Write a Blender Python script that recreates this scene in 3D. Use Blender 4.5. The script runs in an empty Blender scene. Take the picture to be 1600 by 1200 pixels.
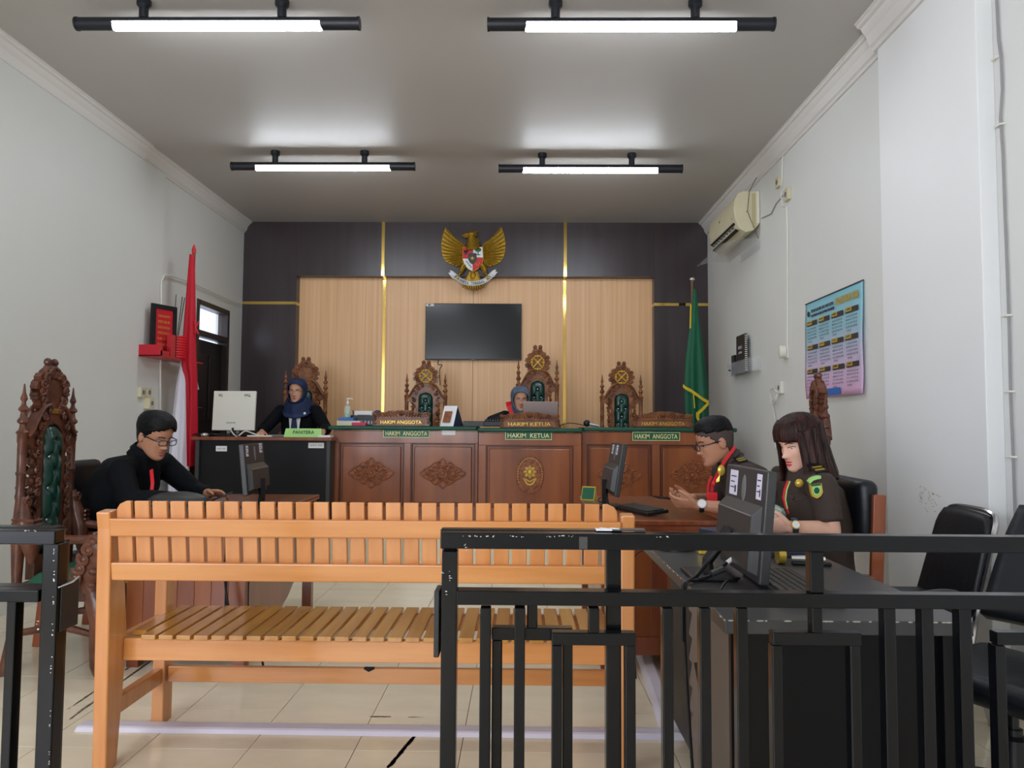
import bpy, math, random
from math import sin, cos, pi, radians, sqrt, exp, atan2
from mathutils import Vector, Matrix, noise
random.seed(7)
C = bpy.context.scene.collection
SC = bpy.context.scene
V = Vector
# ------------------------------------------------------------------ camera
FPX, CAMZ = 1190.0, 1.22
_F = V((15, -66, -FPX)).normalized()
_U = V((1, -.006, 0)).cross(-_F).normalized()
if _U.y < 0: _U = -_U
_X = _F.cross(_U)
MW = Matrix((_X, _F, _U))            # rows: room axes in camera coordinates -> world = MW @ cam
cam = bpy.data.cameras.new('camera'); camo = bpy.data.objects.new('camera', cam); C.objects.link(camo)
cam.sensor_width = 36; cam.lens = FPX * 36 / 1600; cam.clip_start = .05; cam.clip_end = 200
camo.matrix_world = Matrix.Translation((0, 0, CAMZ)) @ MW.to_4x4()
SC.camera = camo
def ray(px, py): return MW @ V((px - 800, 600 - py, -FPX))
def atY(px, py, Y): d = ray(px, py); t = Y / d.y; return V((d.x * t, Y, CAMZ + d.z * t))
def atX(px, py, X): d = ray(px, py); t = X / d.x; return V((X, d.y * t, CAMZ + d.z * t))
def xa(px, Y, py=660): return atY(px, py, Y).x
def za(py, Y, px=815): return atY(px, py, Y).z
# ------------------------------------------------------------------ world, light, exposure
w = bpy.data.worlds.new('sky'); SC.world = w; w.use_nodes = True
bg = w.node_tree.nodes['Background']; bg.inputs[0].default_value = (.75, .85, 1, 1); bg.inputs[1].default_value = 1.6
def area(name, loc, rot, sx, sy, power, col):
    l = bpy.data.lights.new(name, 'AREA'); l.shape = 'RECTANGLE'; l.size = sx; l.size_y = sy; l.energy = power; l.color = col
    o = bpy.data.objects.new(name, l); C.objects.link(o); o.location = loc; o.rotation_euler = rot; return o
area('window_light_rear', (-2.0, -3.3, 1.9), (radians(88), 0, 0), 2.2, 2.2, 85, (.84, .91, 1))
area('window_light_left', (-3.2, -1.55, 1.6), (radians(90), 0, radians(-90)), 3.2, 2.2, 82, (.76, .80, 1))
SC.view_settings.view_transform = 'Standard'; SC.view_settings.look = 'None'; SC.view_settings.gamma = 1
SC.view_settings.use_curve_mapping = False; SC.view_settings.exposure = 0.85
TUBE_STRENGTH = 26.0
# ------------------------------------------------------------------ materials
def s2l(c): return tuple(((x / 255) / 12.92 if x <= 10 else (((x / 255) + .055) / 1.055) ** 2.4) for x in c) + (1,)
def mat(name, col, rough=.5, metal=0, var=0, vscale=(6, 6, 6), col2=None, bump=0, bscale=None, coat=0, emit=None, alpha=None, spec=.5, trans=0, detail=4, ior=1.45):
    m = bpy.data.materials.new(name); m.use_nodes = True; nt = m.node_tree; n = nt.nodes; L = nt.links
    p = n['Principled BSDF']; c = s2l(col)
    p.inputs['Base Color'].default_value = c; p.inputs['Roughness'].default_value = rough; p.inputs['Metallic'].default_value = metal
    p.inputs['Coat Weight'].default_value = coat; p.inputs['Coat Roughness'].default_value = .12; p.inputs['Specular IOR Level'].default_value = spec
    p.inputs['Transmission Weight'].default_value = trans; p.inputs['IOR'].default_value = ior
    if alpha is not None: p.inputs['Alpha'].default_value = alpha
    if emit: p.inputs['Emission Color'].default_value = s2l(col); p.inputs['Emission Strength'].default_value = emit
    tc = n.new('ShaderNodeTexCoord')
    def nz(scale, det):
        mp = n.new('ShaderNodeMapping'); mp.inputs['Scale'].default_value = scale; L.new(tc.outputs['Object'], mp.inputs[0])
        t = n.new('ShaderNodeTexNoise'); t.inputs['Scale'].default_value = 1; t.inputs['Detail'].default_value = det; L.new(mp.outputs[0], t.inputs[0]); return t
    if var or col2:
        t = nz(vscale, detail); r = n.new('ShaderNodeValToRGB')
        c2 = s2l(col2) if col2 else tuple(x * (1 - var) for x in c[:3]) + (1,)
        r.color_ramp.elements[0].position = .32; r.color_ramp.elements[1].position = .68
        r.color_ramp.elements[0].color = c2; r.color_ramp.elements[1].color = c
        L.new(t.outputs[0], r.inputs[0]); L.new(r.outputs[0], p.inputs['Base Color'])
    if bump:
        t = nz(bscale or vscale, 3); b = n.new('ShaderNodeBump'); b.inputs['Strength'].default_value = bump; b.inputs['Distance'].default_value = .01
        L.new(t.outputs[0], b.inputs['Height']); L.new(b.outputs[0], p.inputs['Normal'])
    return m
M = {}
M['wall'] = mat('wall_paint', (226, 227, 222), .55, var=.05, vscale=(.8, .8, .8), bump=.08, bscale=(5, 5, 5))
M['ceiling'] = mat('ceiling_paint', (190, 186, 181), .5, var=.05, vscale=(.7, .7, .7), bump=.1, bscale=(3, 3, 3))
M['cornice'] = mat('cornice_paint', (222, 219, 214), .5)
M['tile'] = mat('floor_tile', (244, 230, 202), .13, var=.08, vscale=(3, 9, 3), detail=6)
M['grout'] = mat('grout', (92, 78, 62), .8)
M['dark_lam'] = mat('dark_laminate', (64, 53, 55), .3, var=.25, vscale=(10, 1, .8), spec=.6)
M['tan'] = mat('tan_laminate', (244, 198, 150), .4, col2=(230, 178, 126), vscale=(55, 55, .5), detail=5)
M['gold_strip'] = mat('gold_strip', (214, 180, 98), .12, 1)
M['gold'] = mat('gold_paint', (178, 138, 38), .38, .55, var=.35, vscale=(30, 30, 30), bump=.3, bscale=(120, 120, 120))
M['rosette'] = mat('rosette_gold', (214, 168, 60), .4, .2); M['goldp'] = mat('gold_paint_pale', (212, 176, 84), .4, .3)
M['bench'] = mat('golden_teak', (212, 146, 88), .3, col2=(197, 128, 68), vscale=(22, 22, 2.2), coat=.4)
M['benchx'] = mat('golden_teak_lengthwise', (212, 146, 84), .3, col2=(197, 127, 64), vscale=(1.8, 22, 22), coat=.4)
M['benchy'] = mat('golden_teak_seat', (186, 132, 56), .24, col2=(166, 110, 42), vscale=(22, 1.8, 22), coat=.5)
M['table'] = mat('red_brown_teak', (142, 74, 38), .3, col2=(112, 52, 26), vscale=(20, 2, 2), coat=.5)
M['tablev'] = mat('red_brown_teak_upright', (142, 76, 48), .32, col2=(108, 54, 34), vscale=(9, 9, .9), coat=.4)
M['desk'] = mat('judge_desk_teak', (152, 84, 40), .35, col2=(118, 60, 28), vscale=(7, 7, .7), coat=.3)
M['desk_dark'] = mat('judge_desk_groove', (78, 34, 18), .4)
M['carve'] = mat('carved_teak', (152, 96, 58), .42, col2=(94, 54, 32), vscale=(14, 14, 14), coat=.12, spec=.35, bump=.25, bscale=(60, 60, 60))
M['carve_red'] = mat('carved_mahogany', (112, 66, 46), .38, col2=(70, 38, 28), vscale=(12, 12, 12), coat=.25, spec=.4, bump=.25, bscale=(50, 50, 50))
M['carve_lt'] = mat('carved_relief', (160, 92, 50), .4, col2=(112, 58, 30), vscale=(30, 30, 30))
M['green_top'] = mat('green_desk_cover', (12, 74, 56), .45)
M['green_sign'] = mat('green_sign', (12, 92, 62), .4)
M['cream'] = mat('cream_letters', (232, 226, 160), .4)
M['tuft'] = mat('green_leather', (14, 62, 52), .3, var=.3, vscale=(6, 6, 6), coat=.2)
M['tuft2'] = mat('green_fabric_seat', (34, 92, 68), .6)
M['silver'] = mat('silver_button', (225, 225, 225), .2, .8)
M['chrome'] = mat('chrome', (200, 200, 205), .15, 1)
M['black'] = mat('black_plastic', (22, 24, 27), .4, var=.2)
M['black_soft'] = mat('black_vinyl', (18, 22, 28), .42, bump=.15, bscale=(25, 25, 25))
M['blackdesk'] = mat('black_desk', (66, 66, 66), .33, var=.12, vscale=(4, 4, 4))
M['blackpanel'] = mat('black_panel', (8, 9, 12), .4, spec=.3)
M['fence'] = mat('black_iron_paint', (7, 9, 12), .2, var=.2, vscale=(5, 5, 5), spec=.3)
M['chip'] = mat('chipped_paint', (205, 200, 190), .7, var=.4, vscale=(60, 60, 60))
M['screen'] = mat('tv_screen', (10, 14, 14), .16, spec=.4)
M['white'] = mat('white_plastic', (226, 224, 212), .4)
M['ivory'] = mat('ivory_plastic', (214, 206, 172), .4, var=.08)
M['ivory2'] = mat('yellowed_plastic', (190, 178, 135), .5)
M['paper'] = mat('paper', (236, 236, 236), .6, var=.05)
M['lilac'] = mat('lilac_label', (214, 208, 226), .6)
M['print'] = mat('printed_ink', (70, 70, 78), .7)
M['red'] = mat('flag_red', (196, 16, 42), .65, var=.15, vscale=(6, 6, 1))
M['redp'] = mat('red_acrylic', (196, 30, 48), .3)
M['redl'] = mat('red_lanyard', (214, 34, 44), .5)
M['flagw'] = mat('flag_white', (226, 222, 234), .7)
M['flagg'] = mat('flag_green', (0, 92, 60), .6, var=.2, vscale=(8, 8, 1))
M['fringe'] = mat('yellow_fringe', (216, 186, 40), .7, bump=.5, bscale=(200, 200, 10))
M['pole'] = mat('wooden_pole', (110, 78, 44), .4)
M['skin'] = mat('skin', (206, 152, 122), .5, var=.08, vscale=(20, 20, 20))
M['skin2'] = mat('skin_tan', (190, 136, 106), .5, var=.08, vscale=(20, 20, 20))
M['skin3'] = mat('skin_fair', (226, 176, 152), .5, var=.06, vscale=(20, 20, 20))
M['hair'] = mat('black_hair', (10, 10, 12), .5, spec=.25, bump=.6, bscale=(150, 40, 150))
M['hairb'] = mat('dark_brown_hair', (60, 32, 26), .42, spec=.25, col2=(28, 15, 13), vscale=(60, 60, 4), bump=.6, bscale=(160, 160, 6))
M['fade'] = mat('shaved_hair', (72, 60, 54), .7)
M['suit'] = mat('black_suit', (8, 11, 16), .8, spec=.2, bump=.5, bscale=(14, 14, 14))
M['robe'] = mat('black_robe', (10, 12, 20), .75, bump=.5, bscale=(14, 14, 14))
M['uniform'] = mat('dark_brown_uniform', (62, 50, 44), .75, bump=.5, bscale=(16, 16, 16))
M['trouser'] = mat('dark_trousers', (28, 26, 28), .8)
M['hijab_navy'] = mat('navy_hijab', (24, 40, 76), .7, bump=.5, bscale=(18, 18, 18))
M['hijab_blue'] = mat('grey_blue_hijab', (98, 112, 130), .7, col2=(74, 88, 108), vscale=(20, 20, 20), bump=.5, bscale=(18, 18, 18))
M['lip'] = mat('lips', (170, 84, 80), .4); M['lipr'] = mat('red_lips', (196, 50, 66), .35)
M['eyew'] = mat('eye_white', (225, 220, 215), .3); M['iris'] = mat('iris', (28, 20, 16), .2)
M['glasses'] = mat('glasses_frame', (30, 26, 26), .3); M['glasses2'] = mat('glasses_gold', (170, 130, 110), .25, .6)
M['glass'] = mat('clear_glass', (240, 245, 245), .03, alpha=.07, spec=.5)
M['acrylic'] = mat('clear_acrylic', (225, 225, 228), .08, alpha=.22, spec=.7)
M['bottle'] = mat('clear_bottle', (220, 235, 225), .05, alpha=.4)
M['gel'] = mat('green_gel', (90, 190, 130), .2)
M['limegreen'] = mat('lime_sign', (168, 220, 130), .4)
M['pink'] = mat('pink_box', (206, 48, 96), .5)
M['blue'] = mat('blue', (50, 110, 190), .5)
M['rosegrey'] = mat('rose_grey_lid', (176, 158, 154), .35, .5)
M['grey'] = mat('grey_plastic', (110, 112, 114), .45)
M['dgrey'] = mat('dark_grey_plastic', (52, 52, 52), .42)
M['door'] = mat('dark_door', (26, 20, 22), .35, spec=.5)
M['doorf'] = mat('dark_door_frame', (48, 36, 32), .4)
M['cable_cover'] = mat('cable_cover', (226, 220, 232), .35, var=.06)
M['cable'] = mat('black_cable', (20, 20, 22), .5)
M['wcable'] = mat('white_cable', (214, 212, 206), .5)
M['gcable'] = mat('grey_cable', (150, 148, 150), .5)
M['dirt'] = mat('dirt_residue', (92, 74, 60), .9); M['scuff'] = mat('scuff_residue', (150, 130, 106), .8); M['pilaster'] = mat('pilaster_lit_paint', (238, 239, 238), .5, var=.03, vscale=(.8, .8, .8)); M['louvre'] = mat('louvre_grey', (112, 104, 96), .5)  # pilaster whiter than the wall: its brighter lighting is put into the colour
M['cherry'] = mat('chair_wood', (150, 78, 42), .35, col2=(120, 56, 30), vscale=(14, 14, 2), coat=.3)
M['brass'] = mat('yellow_brass', (205, 175, 70), .3, .4)
M['navy'] = mat('navy_box', (40, 44, 66), .5)
M['foliage'] = mat('teal_print', (30, 120, 90), .6, col2=(225, 235, 230), vscale=(45, 45, 45))
M['lampm'] = mat('lamp_tube', (238, 246, 255), .5, emit=TUBE_STRENGTH)
M['lampb'] = mat('lamp_housing', (26, 30, 38), .4)
M['outwall'] = mat('outside_wall', (225, 228, 232), .8); M['outroof'] = mat('outside_eave', (150, 90, 84), .8)
# calendar: vertical colour wash, a print gradient on the sheet itself
def calmat():
    m = bpy.data.materials.new('calendar_print'); m.use_nodes = True; n = m.node_tree.nodes; L = m.node_tree.links; p = n['Principled BSDF']
    tc = n.new('ShaderNodeTexCoord'); s = n.new('ShaderNodeSeparateXYZ'); r = n.new('ShaderNodeValToRGB'); L.new(tc.outputs['Object'], s.inputs[0])
    mr = n.new('ShaderNodeMapRange'); mr.inputs[1].default_value = 0; mr.inputs[2].default_value = .72; L.new(s.outputs['Z'], mr.inputs[0]); L.new(mr.outputs[0], r.inputs[0])
    e = r.color_ramp.elements; e[0].color = s2l((226, 178, 214)); e[1].color = s2l((136, 200, 214)); x = e.new(.38); x.color = s2l((196, 190, 218)); x = e.new(.66); x.color = s2l((146, 196, 212))
    L.new(r.outputs[0], p.inputs['Base Color']); p.inputs['Roughness'].default_value = .35; return m
M['calendar'] = calmat()
# ------------------------------------------------------------------ mesh kit
class G:
    def __init__(s): s.v = []; s.f = []
    def add(s, vs, fs, T=None):
        b = len(s.v)
        for p in vs:
            p = V(p)
            s.v.append(T @ p if T is not None else p)
        s.f += [tuple(i + b for i in q) for q in fs]
        return s
    def box(s, x0, x1, y0, y1, z0, z1, T=None):
        return s.add([(x, y, z) for z in (z0, z1) for y in (y0, y1) for x in (x0, x1)],
                     [(0, 2, 3, 1), (4, 5, 7, 6), (0, 1, 5, 4), (2, 6, 7, 3), (0, 4, 6, 2), (1, 3, 7, 5)], T)
    def boxc(s, c, d, T=None): return s.box(c[0] - d[0] / 2, c[0] + d[0] / 2, c[1] - d[1] / 2, c[1] + d[1] / 2, c[2] - d[2] / 2, c[2] + d[2] / 2, T)
    def bar(s, a, b, w, h, up=(0, 0, 1)):
        a = V(a); b = V(b); d = (b - a).normalized(); u = V(up); r = d.cross(u)
        if r.length < 1e-4: r = d.cross(V((0, 1, 0)))
        r.normalize(); u = r.cross(d)
        vs = [p + r * (i * w / 2) + u * (j * h / 2) for p in (a, b) for j in (-1, 1) for i in (-1, 1)]
        return s.add(vs, [(0, 2, 3, 1), (4, 5, 7, 6), (0, 1, 5, 4), (2, 6, 7, 3), (0, 4, 6, 2), (1, 3, 7, 5)])
    def tube(s, pts, r, n=8, T=None, flat=1, up=None, closed=False):
        pts = [V(p) for p in pts]; R = r if isinstance(r, (list, tuple)) else [r] * len(pts); vs = []; fs = []
        m = len(pts); nrm = V(up) if up else None
        for i, p in enumerate(pts):
            d = (pts[(i + 1) % m] - pts[i - 1]) if closed else (pts[min(i + 1, m - 1)] - pts[max(i - 1, 0)])
            if d.length < 1e-9: d = V((0, 0, 1))
            d.normalize()
            if nrm is None: nrm = d.cross(V((0, 0, 1))) if abs(d.z) < .9 else d.cross(V((0, 1, 0)))
            nrm = (nrm - d * nrm.dot(d)); nrm = nrm.normalized() if nrm.length > 1e-6 else d.orthogonal().normalized()
            b = d.cross(nrm)
            for k in range(n):
                a = 2 * pi * k / n; vs.append(p + nrm * (cos(a) * R[i]) + b * (sin(a) * R[i] * flat))
        for i in range(m if closed else m - 1):
            j = (i + 1) % m
            for k in range(n): fs.append((i * n + k, i * n + (k + 1) % n, j * n + (k + 1) % n, j * n + k))
        if not closed: fs.append(tuple(range(n - 1, -1, -1))); fs.append(tuple((m - 1) * n + k for k in range(n)))
        return s.add(vs, fs, T)
    def lathe(s, prof, n=14, T=None):
        vs = [(r * cos(2 * pi * k / n), r * sin(2 * pi * k / n), z) for r, z in prof for k in range(n)]
        fs = [(i * n + k, i * n + (k + 1) % n, (i + 1) * n + (k + 1) % n, (i + 1) * n + k) for i in range(len(prof) - 1) for k in range(n)]
        fs.append(tuple(range(n - 1, -1, -1))); fs.append(tuple((len(prof) - 1) * n + k for k in range(n)))
        return s.add(vs, fs, T)
    def ball(s, c, r, n=12, m=8, T=None):
        r = r if isinstance(r, (tuple, list)) else (r, r, r); vs = []; fs = []
        for i in range(m + 1):
            t = pi * i / m
            for k in range(n): a = 2 * pi * k / n; vs.append((c[0] + r[0] * sin(t) * cos(a), c[1] + r[1] * sin(t) * sin(a), c[2] - r[2] * cos(t)))
        for i in range(m):
            for k in range(n): fs.append((i * n + k, i * n + (k + 1) % n, (i + 1) * n + (k + 1) % n, (i + 1) * n + k))
        return s.add(vs, fs, T)
    def prism(s, poly, y0, y1, T=None):      # polygon in XZ, extruded along Y
        n = len(poly); vs = [(x, y0, z) for x, z in poly] + [(x, y1, z) for x, z in poly]
        fs = [tuple(range(n)), tuple(range(2 * n - 1, n - 1, -1))] + [(i, i + n, (i + 1) % n + n, (i + 1) % n) for i in range(n)]
        return s.add(vs, fs, T)
    def ring(s, outer, inner, y0, y1, T=None):   # two closed outlines of the same count, XZ
        n = len(outer); vs = [(x, y, z) for y in (y0, y1) for P in (outer, inner) for x, z in P]; fs = []
        for i in range(n):
            j = (i + 1) % n
            fs += [(i, j, n + j, n + i), (2 * n + i, 3 * n + i, 3 * n + j, 2 * n + j), (i, 2 * n + i, 2 * n + j, j), (n + i, n + j, 3 * n + j, 3 * n + i)]
        return s.add(vs, fs, T)
    def grid(s, fn, nu, nv, T=None):
        vs = [fn(i / nu, j / nv) for j in range(nv + 1) for i in range(nu + 1)]
        return s.add(vs, [(j * (nu + 1) + i, j * (nu + 1) + i + 1, (j + 1) * (nu + 1) + i + 1, (j + 1) * (nu + 1) + i) for j in range(nv) for i in range(nu)], T)
    def scroll(s, c, r, turns=1.4, a0=0, sgn=1, th=.01, y=0, n=6, dz=1):   # flat tapered spiral in XZ
        N = int(14 * turns) + 4; pts = []; R = []
        for i in range(N + 1):
            t = i / N; a = a0 + sgn * 2 * pi * turns * t; q = r * (1 - .86 * t)
            pts.append((c[0] + q * cos(a), y, c[1] + q * sin(a) * dz)); R.append(th * (1 - .45 * t))
        s.tube(pts, R, n); s.ball(pts[-1], th * .95, 8, 6); return s
    def leaf(s, c, L, W, ang, y=0, th=.01, T=None):
        ca, sa = cos(ang), sin(ang); vs = []; prof = [(0, 0), (.2, .7), (.45, 1), (.7, .75), (1, 0)]
        up = [(p[0] * L, p[1] * W / 2) for p in prof]; out = up + [(x, -z) for x, z in up[-2:0:-1]]
        n = len(out); vs = [(c[0] + x * ca - z * sa, y, c[1] + x * sa + z * ca) for x, z in out]
        mid = [(c[0] + t * L * ca, y - th, c[1] + t * L * sa) for t in (.25, .6)]
        b = n; vs += mid; fs = []
        for i in range(n):
            j = (i + 1) % n; k = b if (out[i][0] + out[j][0]) / 2 < .43 * L else b + 1
            fs.append((i, j, k))
        fs += [(2, b + 1, b), (n - 2, b, b + 1)]
        return s.add(vs, fs, T)
    def mesh(s, name):
        me = bpy.data.meshes.new(name); me.from_pydata([tuple(p) for p in s.v], [], s.f); me.update(); return me
    def build(s, name, m, parent=None, smooth=True, bevel=0, ang=38, loc=None, seg=2, recalc=False):
        me = s.mesh(name); me.materials.append(M[m] if isinstance(m, str) else m)
        if recalc:
            import bmesh
            b = bmesh.new(); b.from_mesh(me); bmesh.ops.recalc_face_normals(b, faces=b.faces); b.to_mesh(me); b.free()
        o = bpy.data.objects.new(name, me); C.objects.link(o)
        if smooth: me.shade_smooth(); me.set_sharp_from_angle(angle=radians(ang))
        if bevel:
            b = o.modifiers.new('bevel', 'BEVEL'); b.width = bevel; b.segments = seg; b.limit_method = 'ANGLE'; b.angle_limit = radians(40)
        if parent: o.parent = parent
        if loc: o.location = loc
        return o
def thing(name, label, cat, loc=(0, 0, 0), rz=0, group=None):
    o = bpy.data.objects.new(name, None); C.objects.link(o); o.location = loc; o.rotation_euler = (0, 0, rz); o.empty_display_size = .05
    o['label'] = label; o['category'] = cat
    if group: o['group'] = group
    return o
def tag(o, label, cat, group=None):
    o['label'] = label; o['category'] = cat
    if group: o['group'] = group
    return o
def struct(o): o['kind'] = 'structure'; return o
def dup(root, loc, rz, label=None, group=None, scale=None, skip=()):
    r = root.copy(); C.objects.link(r); r.location = loc; r.rotation_euler = (0, 0, rz)
    if label: r['label'] = label
    if group: r['group'] = group
    if scale: r.scale = scale
    for ch in list(root.children):
        if ch.name.split('.')[0] in skip: continue
        c = ch.copy(); C.objects.link(c); c.parent = r
        for g in ch.children:
            d = g.copy(); C.objects.link(d); d.parent = c
    return r
_tc = {}
def text(s, m, parent, mtx, width=None, height=.05, depth=.002, name='lettering', bold=0, kind=None):
    """lettering as a mesh; mtx maps text plane (x right, y up, z out) to the parent's space; centred"""
    key = (s, bold)
    if key not in _tc:
        cu = bpy.data.curves.new('t', 'FONT'); cu.body = s; cu.size = 1; cu.extrude = .02; cu.offset = bold; cu.resolution_u = 2
        o = bpy.data.objects.new('t', cu); C.objects.link(o); dg = bpy.context.evaluated_depsgraph_get()
        me = bpy.data.meshes.new_from_object(o.evaluated_get(dg)); bpy.data.objects.remove(o)
        vs = [v.co.copy() for v in me.vertices]; fs = [tuple(p.vertices) for p in me.polygons]
        xs = [v.x for v in vs]; ys = [v.y for v in vs]
        _tc[key] = (vs, fs, min(xs), max(xs), min(ys), max(ys))
    vs, fs, x0, x1, y0, y1 = _tc[key]
    sy = height / (y1 - y0); sx = (width / (x1 - x0)) if width else sy
    g = G(); g.add([((v.x - (x0 + x1) / 2) * sx, (v.y - (y0 + y1) / 2) * sy, (v.z / .02 * .5 + .5) * depth) for v in vs], fs, mtx)
    return g.build(name, m, parent, smooth=False)
def plane_m(o, xdir, zdir):     # text matrix: origin, x direction, outward normal
    x = V(xdir).normalized(); z = V(zdir).normalized(); y = z.cross(x)
    m = Matrix((x, y, z)).transposed().to_4x4(); m.translation = V(o); return m
FRONT = lambda x, y, z: plane_m((x, y, z), (1, 0, 0), (0, -1, 0))   # facing the camera side (-Y)
def fuse(g, voxel, smooth=3, fac=.5):
    """one continuous skin over overlapping closed shapes"""
    me = g.mesh('tmp'); o = bpy.data.objects.new('tmp', me); C.objects.link(o)
    r = o.modifiers.new('r', 'REMESH'); r.mode = 'VOXEL'; r.voxel_size = voxel; r.use_smooth_shade = True
    if smooth: s = o.modifiers.new('s', 'SMOOTH'); s.factor = fac; s.iterations = smooth
    dg = bpy.context.evaluated_depsgraph_get(); res = bpy.data.meshes.new_from_object(o.evaluated_get(dg)); bpy.data.objects.remove(o)
    return res
def mesh_obj(me, name, m, parent):
    me.name = name; me.materials.clear(); me.materials.append(M[m]); me.shade_smooth(); o = bpy.data.objects.new(name, me); C.objects.link(o); o.parent = parent; return o
def circ(cx, cz, rx, rz, n, a0=0): return [(cx + rx * cos(a0 + 2 * pi * i / n), cz + rz * sin(a0 + 2 * pi * i / n)) for i in range(n)]
# ================================================================== THE SETTING
XL, XR, YB, ZC, YR = -3.31, 2.18, 8.9, 3.63, -3.5
DZ, DY = .36, 6.65                     # dais height and front edge
floor = struct(G().box(XL - .2, XR + .2, YR, 9.3, -.12, -.004).build('floor', 'grout', smooth=False))
tx = [-1.022 + .4 * k for k in range(-6, 9)]; ty = [2.925 + .4 * k for k in range(-8, 10)]
full = None
for i in range(len(tx)):
    a = max(XL, tx[i]); b = min(XR, tx[i] + .4)
    if i == 0: a = XL
    for Y0 in ty:
        Y1 = min(Y0 + .4, DY)
        if b - a < .01 or Y1 - Y0 < .01: continue
        if abs(b - a - .4) < 1e-4 and abs(Y1 - Y0 - .4) < 1e-4:
            if full is None:
                full = G().box(-.1985, .1985, -.1985, .1985, -.008, 0).mesh('tile'); full.materials.append(M['tile'])
            o = bpy.data.objects.new('tile', full); C.objects.link(o); o.parent = floor; o.location = (a + .2, Y0 + .2, random.uniform(-.0004, .0004))
        else: G().box(a + .0015, b - .0015, Y0 + .0015, Y1 - .0015, -.008, 0).build('tile', 'tile', floor, smooth=False)
G().box(XL, XR, YR, ty[0] - .002, -.008, 0).build('floor_screed', 'tile', floor, smooth=False)
# dais: riser and top in tiles
dais = G().box(XL, XR, DY + .012, 9.03, -.004, DZ - .012).build('dais', 'grout', smooth=False); struct(dais); dais.name = 'trim_1'
for i in range(len(tx)):
    a = max(XL, tx[i]); b = min(XR, tx[i] + .4)
    if b - a < .01: continue
    G().box(a + .0015, b - .0015, DY, DY + .012, .001, DZ).build('riser_tile', 'tile', dais, smooth=False)
    G().box(a + .0015, b - .0015, DY + .013, DY + .41, DZ - .012, DZ).build('tread_tile', 'tile', dais, smooth=False)
    G().box(a + .0015, b - .0015, DY + .413, 9.02, DZ - .012, DZ).build('tread_tile', 'tile', dais, smooth=False)
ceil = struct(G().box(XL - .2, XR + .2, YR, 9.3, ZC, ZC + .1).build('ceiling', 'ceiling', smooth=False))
# left wall with the door opening
dA, dB, dT = 7.65, 8.50, 2.50
wl = G().box(XL - .15, XL, YR, dA, -.1, ZC).box(XL - .15, XL, dB, 9.3, -.1, ZC).box(XL - .15, XL, dA, dB, dT, ZC).box(XL - .15, XL, dA, dB, -.1, DZ)
struct(wl.build('wall_left', 'wall', smooth=False))
struct(G().box(XL, XL + .03, -3.5, 6.84, -.004, ZC - .13).build('wall_left_2', 'wall', smooth=False)).name = 'trim_2'
wr = struct(G().box(XR, XR + .15, YR, 9.3, -.1, ZC).build('wall_right', 'wall', smooth=False))
struct(G().box(XR - .08, XR, 3.47, 4.43, 0, ZC).build('trim_3', 'pilaster', smooth=False, bevel=.004))
struct(G().box(XL - .2, XR + .2, YR - .15, YR, -.1, ZC + .1).build('wall_rear', 'wall', smooth=False))
# back wall: dark laminate surround, recessed light wood panels, gold strips
wb = struct(G().box(XL - .2, XR + .2, 9.05, 9.2, -.1, ZC + .1).build('wall_back', 'dark_lam', smooth=False))
iL, iR, iT = xa(460, 8.9, 600), xa(1022.5, 8.9, 600), 2.985
gx1, gx2, sx = xa(597, 8.9, 500), xa(883, 8.9, 500), xa(739, 9.03, 520)
for a, b, z0, z1 in ((XL, iL, DZ, 2.64), (XL, iL, 2.675, ZC), (iR, XR, DZ, 2.64), (iR, XR, 2.675, ZC), (iL, gx1 - .018, iT, ZC), (gx1 + .018, gx2 - .018, iT, ZC), (gx2 + .018, iR, iT, ZC)):
    G().box(a + .0005, b - .0005, 8.9, 9.05, z0, z1).build('dark_panel', 'dark_lam', wb, smooth=False)
for a, b in ((XL, iL), (iR, iR + .29), (iR + .37, XR)):
    G().box(a, b, 8.895, 9.05, 2.641, 2.674).build('gold_strip', 'gold_strip', wb, smooth=False)
for g in (gx1, gx2):
    G().box(g - .0175, g + .0175, 8.895, 9.05, iT, ZC).build('gold_strip', 'gold_strip', wb, smooth=False)
    G().box(g - .0175, g + .0175, 9.024, 9.05, DZ, iT - .001).build('gold_strip', 'gold_strip', wb, smooth=False)
for a, b in ((iL, gx1 - .018), (gx1 + .018, sx - .0015), (sx + .0015, gx2 - .018), (gx2 + .018, iR)):
    G().box(a + .0005, b - .0005, 9.03, 9.05, DZ, iT - .001).build('light_panel', 'tan', wb, smooth=False)
# cornices
cp = [(0, 0), (0, -.13), (.014, -.13), (.018, -.112), (.03, -.105), (.036, -.085), (.045, -.06), (.062, -.04), (.068, -.026), (.084, -.022), (.088, -.01), (.096, -.008), (.096, 0)]
def cornice(name, x0, sg, y0, y1, k=1.0):
    g = G(); g.prism([(x0 + sg * u * k, ZC + v * k) for u, v in cp], y0, y1); return struct(g.build(name, 'cornice', ang=20, recalc=True))
cornice('trim_4', XL, 1, 6.44, 8.9); cornice('trim_5', XL, 1, YR, 6.438, 1.18)
cornice('trim_6', XR, -1, 4.43, 8.9, 1.1); cornice('trim_7', XR - .08, -1, 3.38, 4.45, 1.3); cornice('trim_8', XR, -1, YR, 3.47, 1.1)
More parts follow.
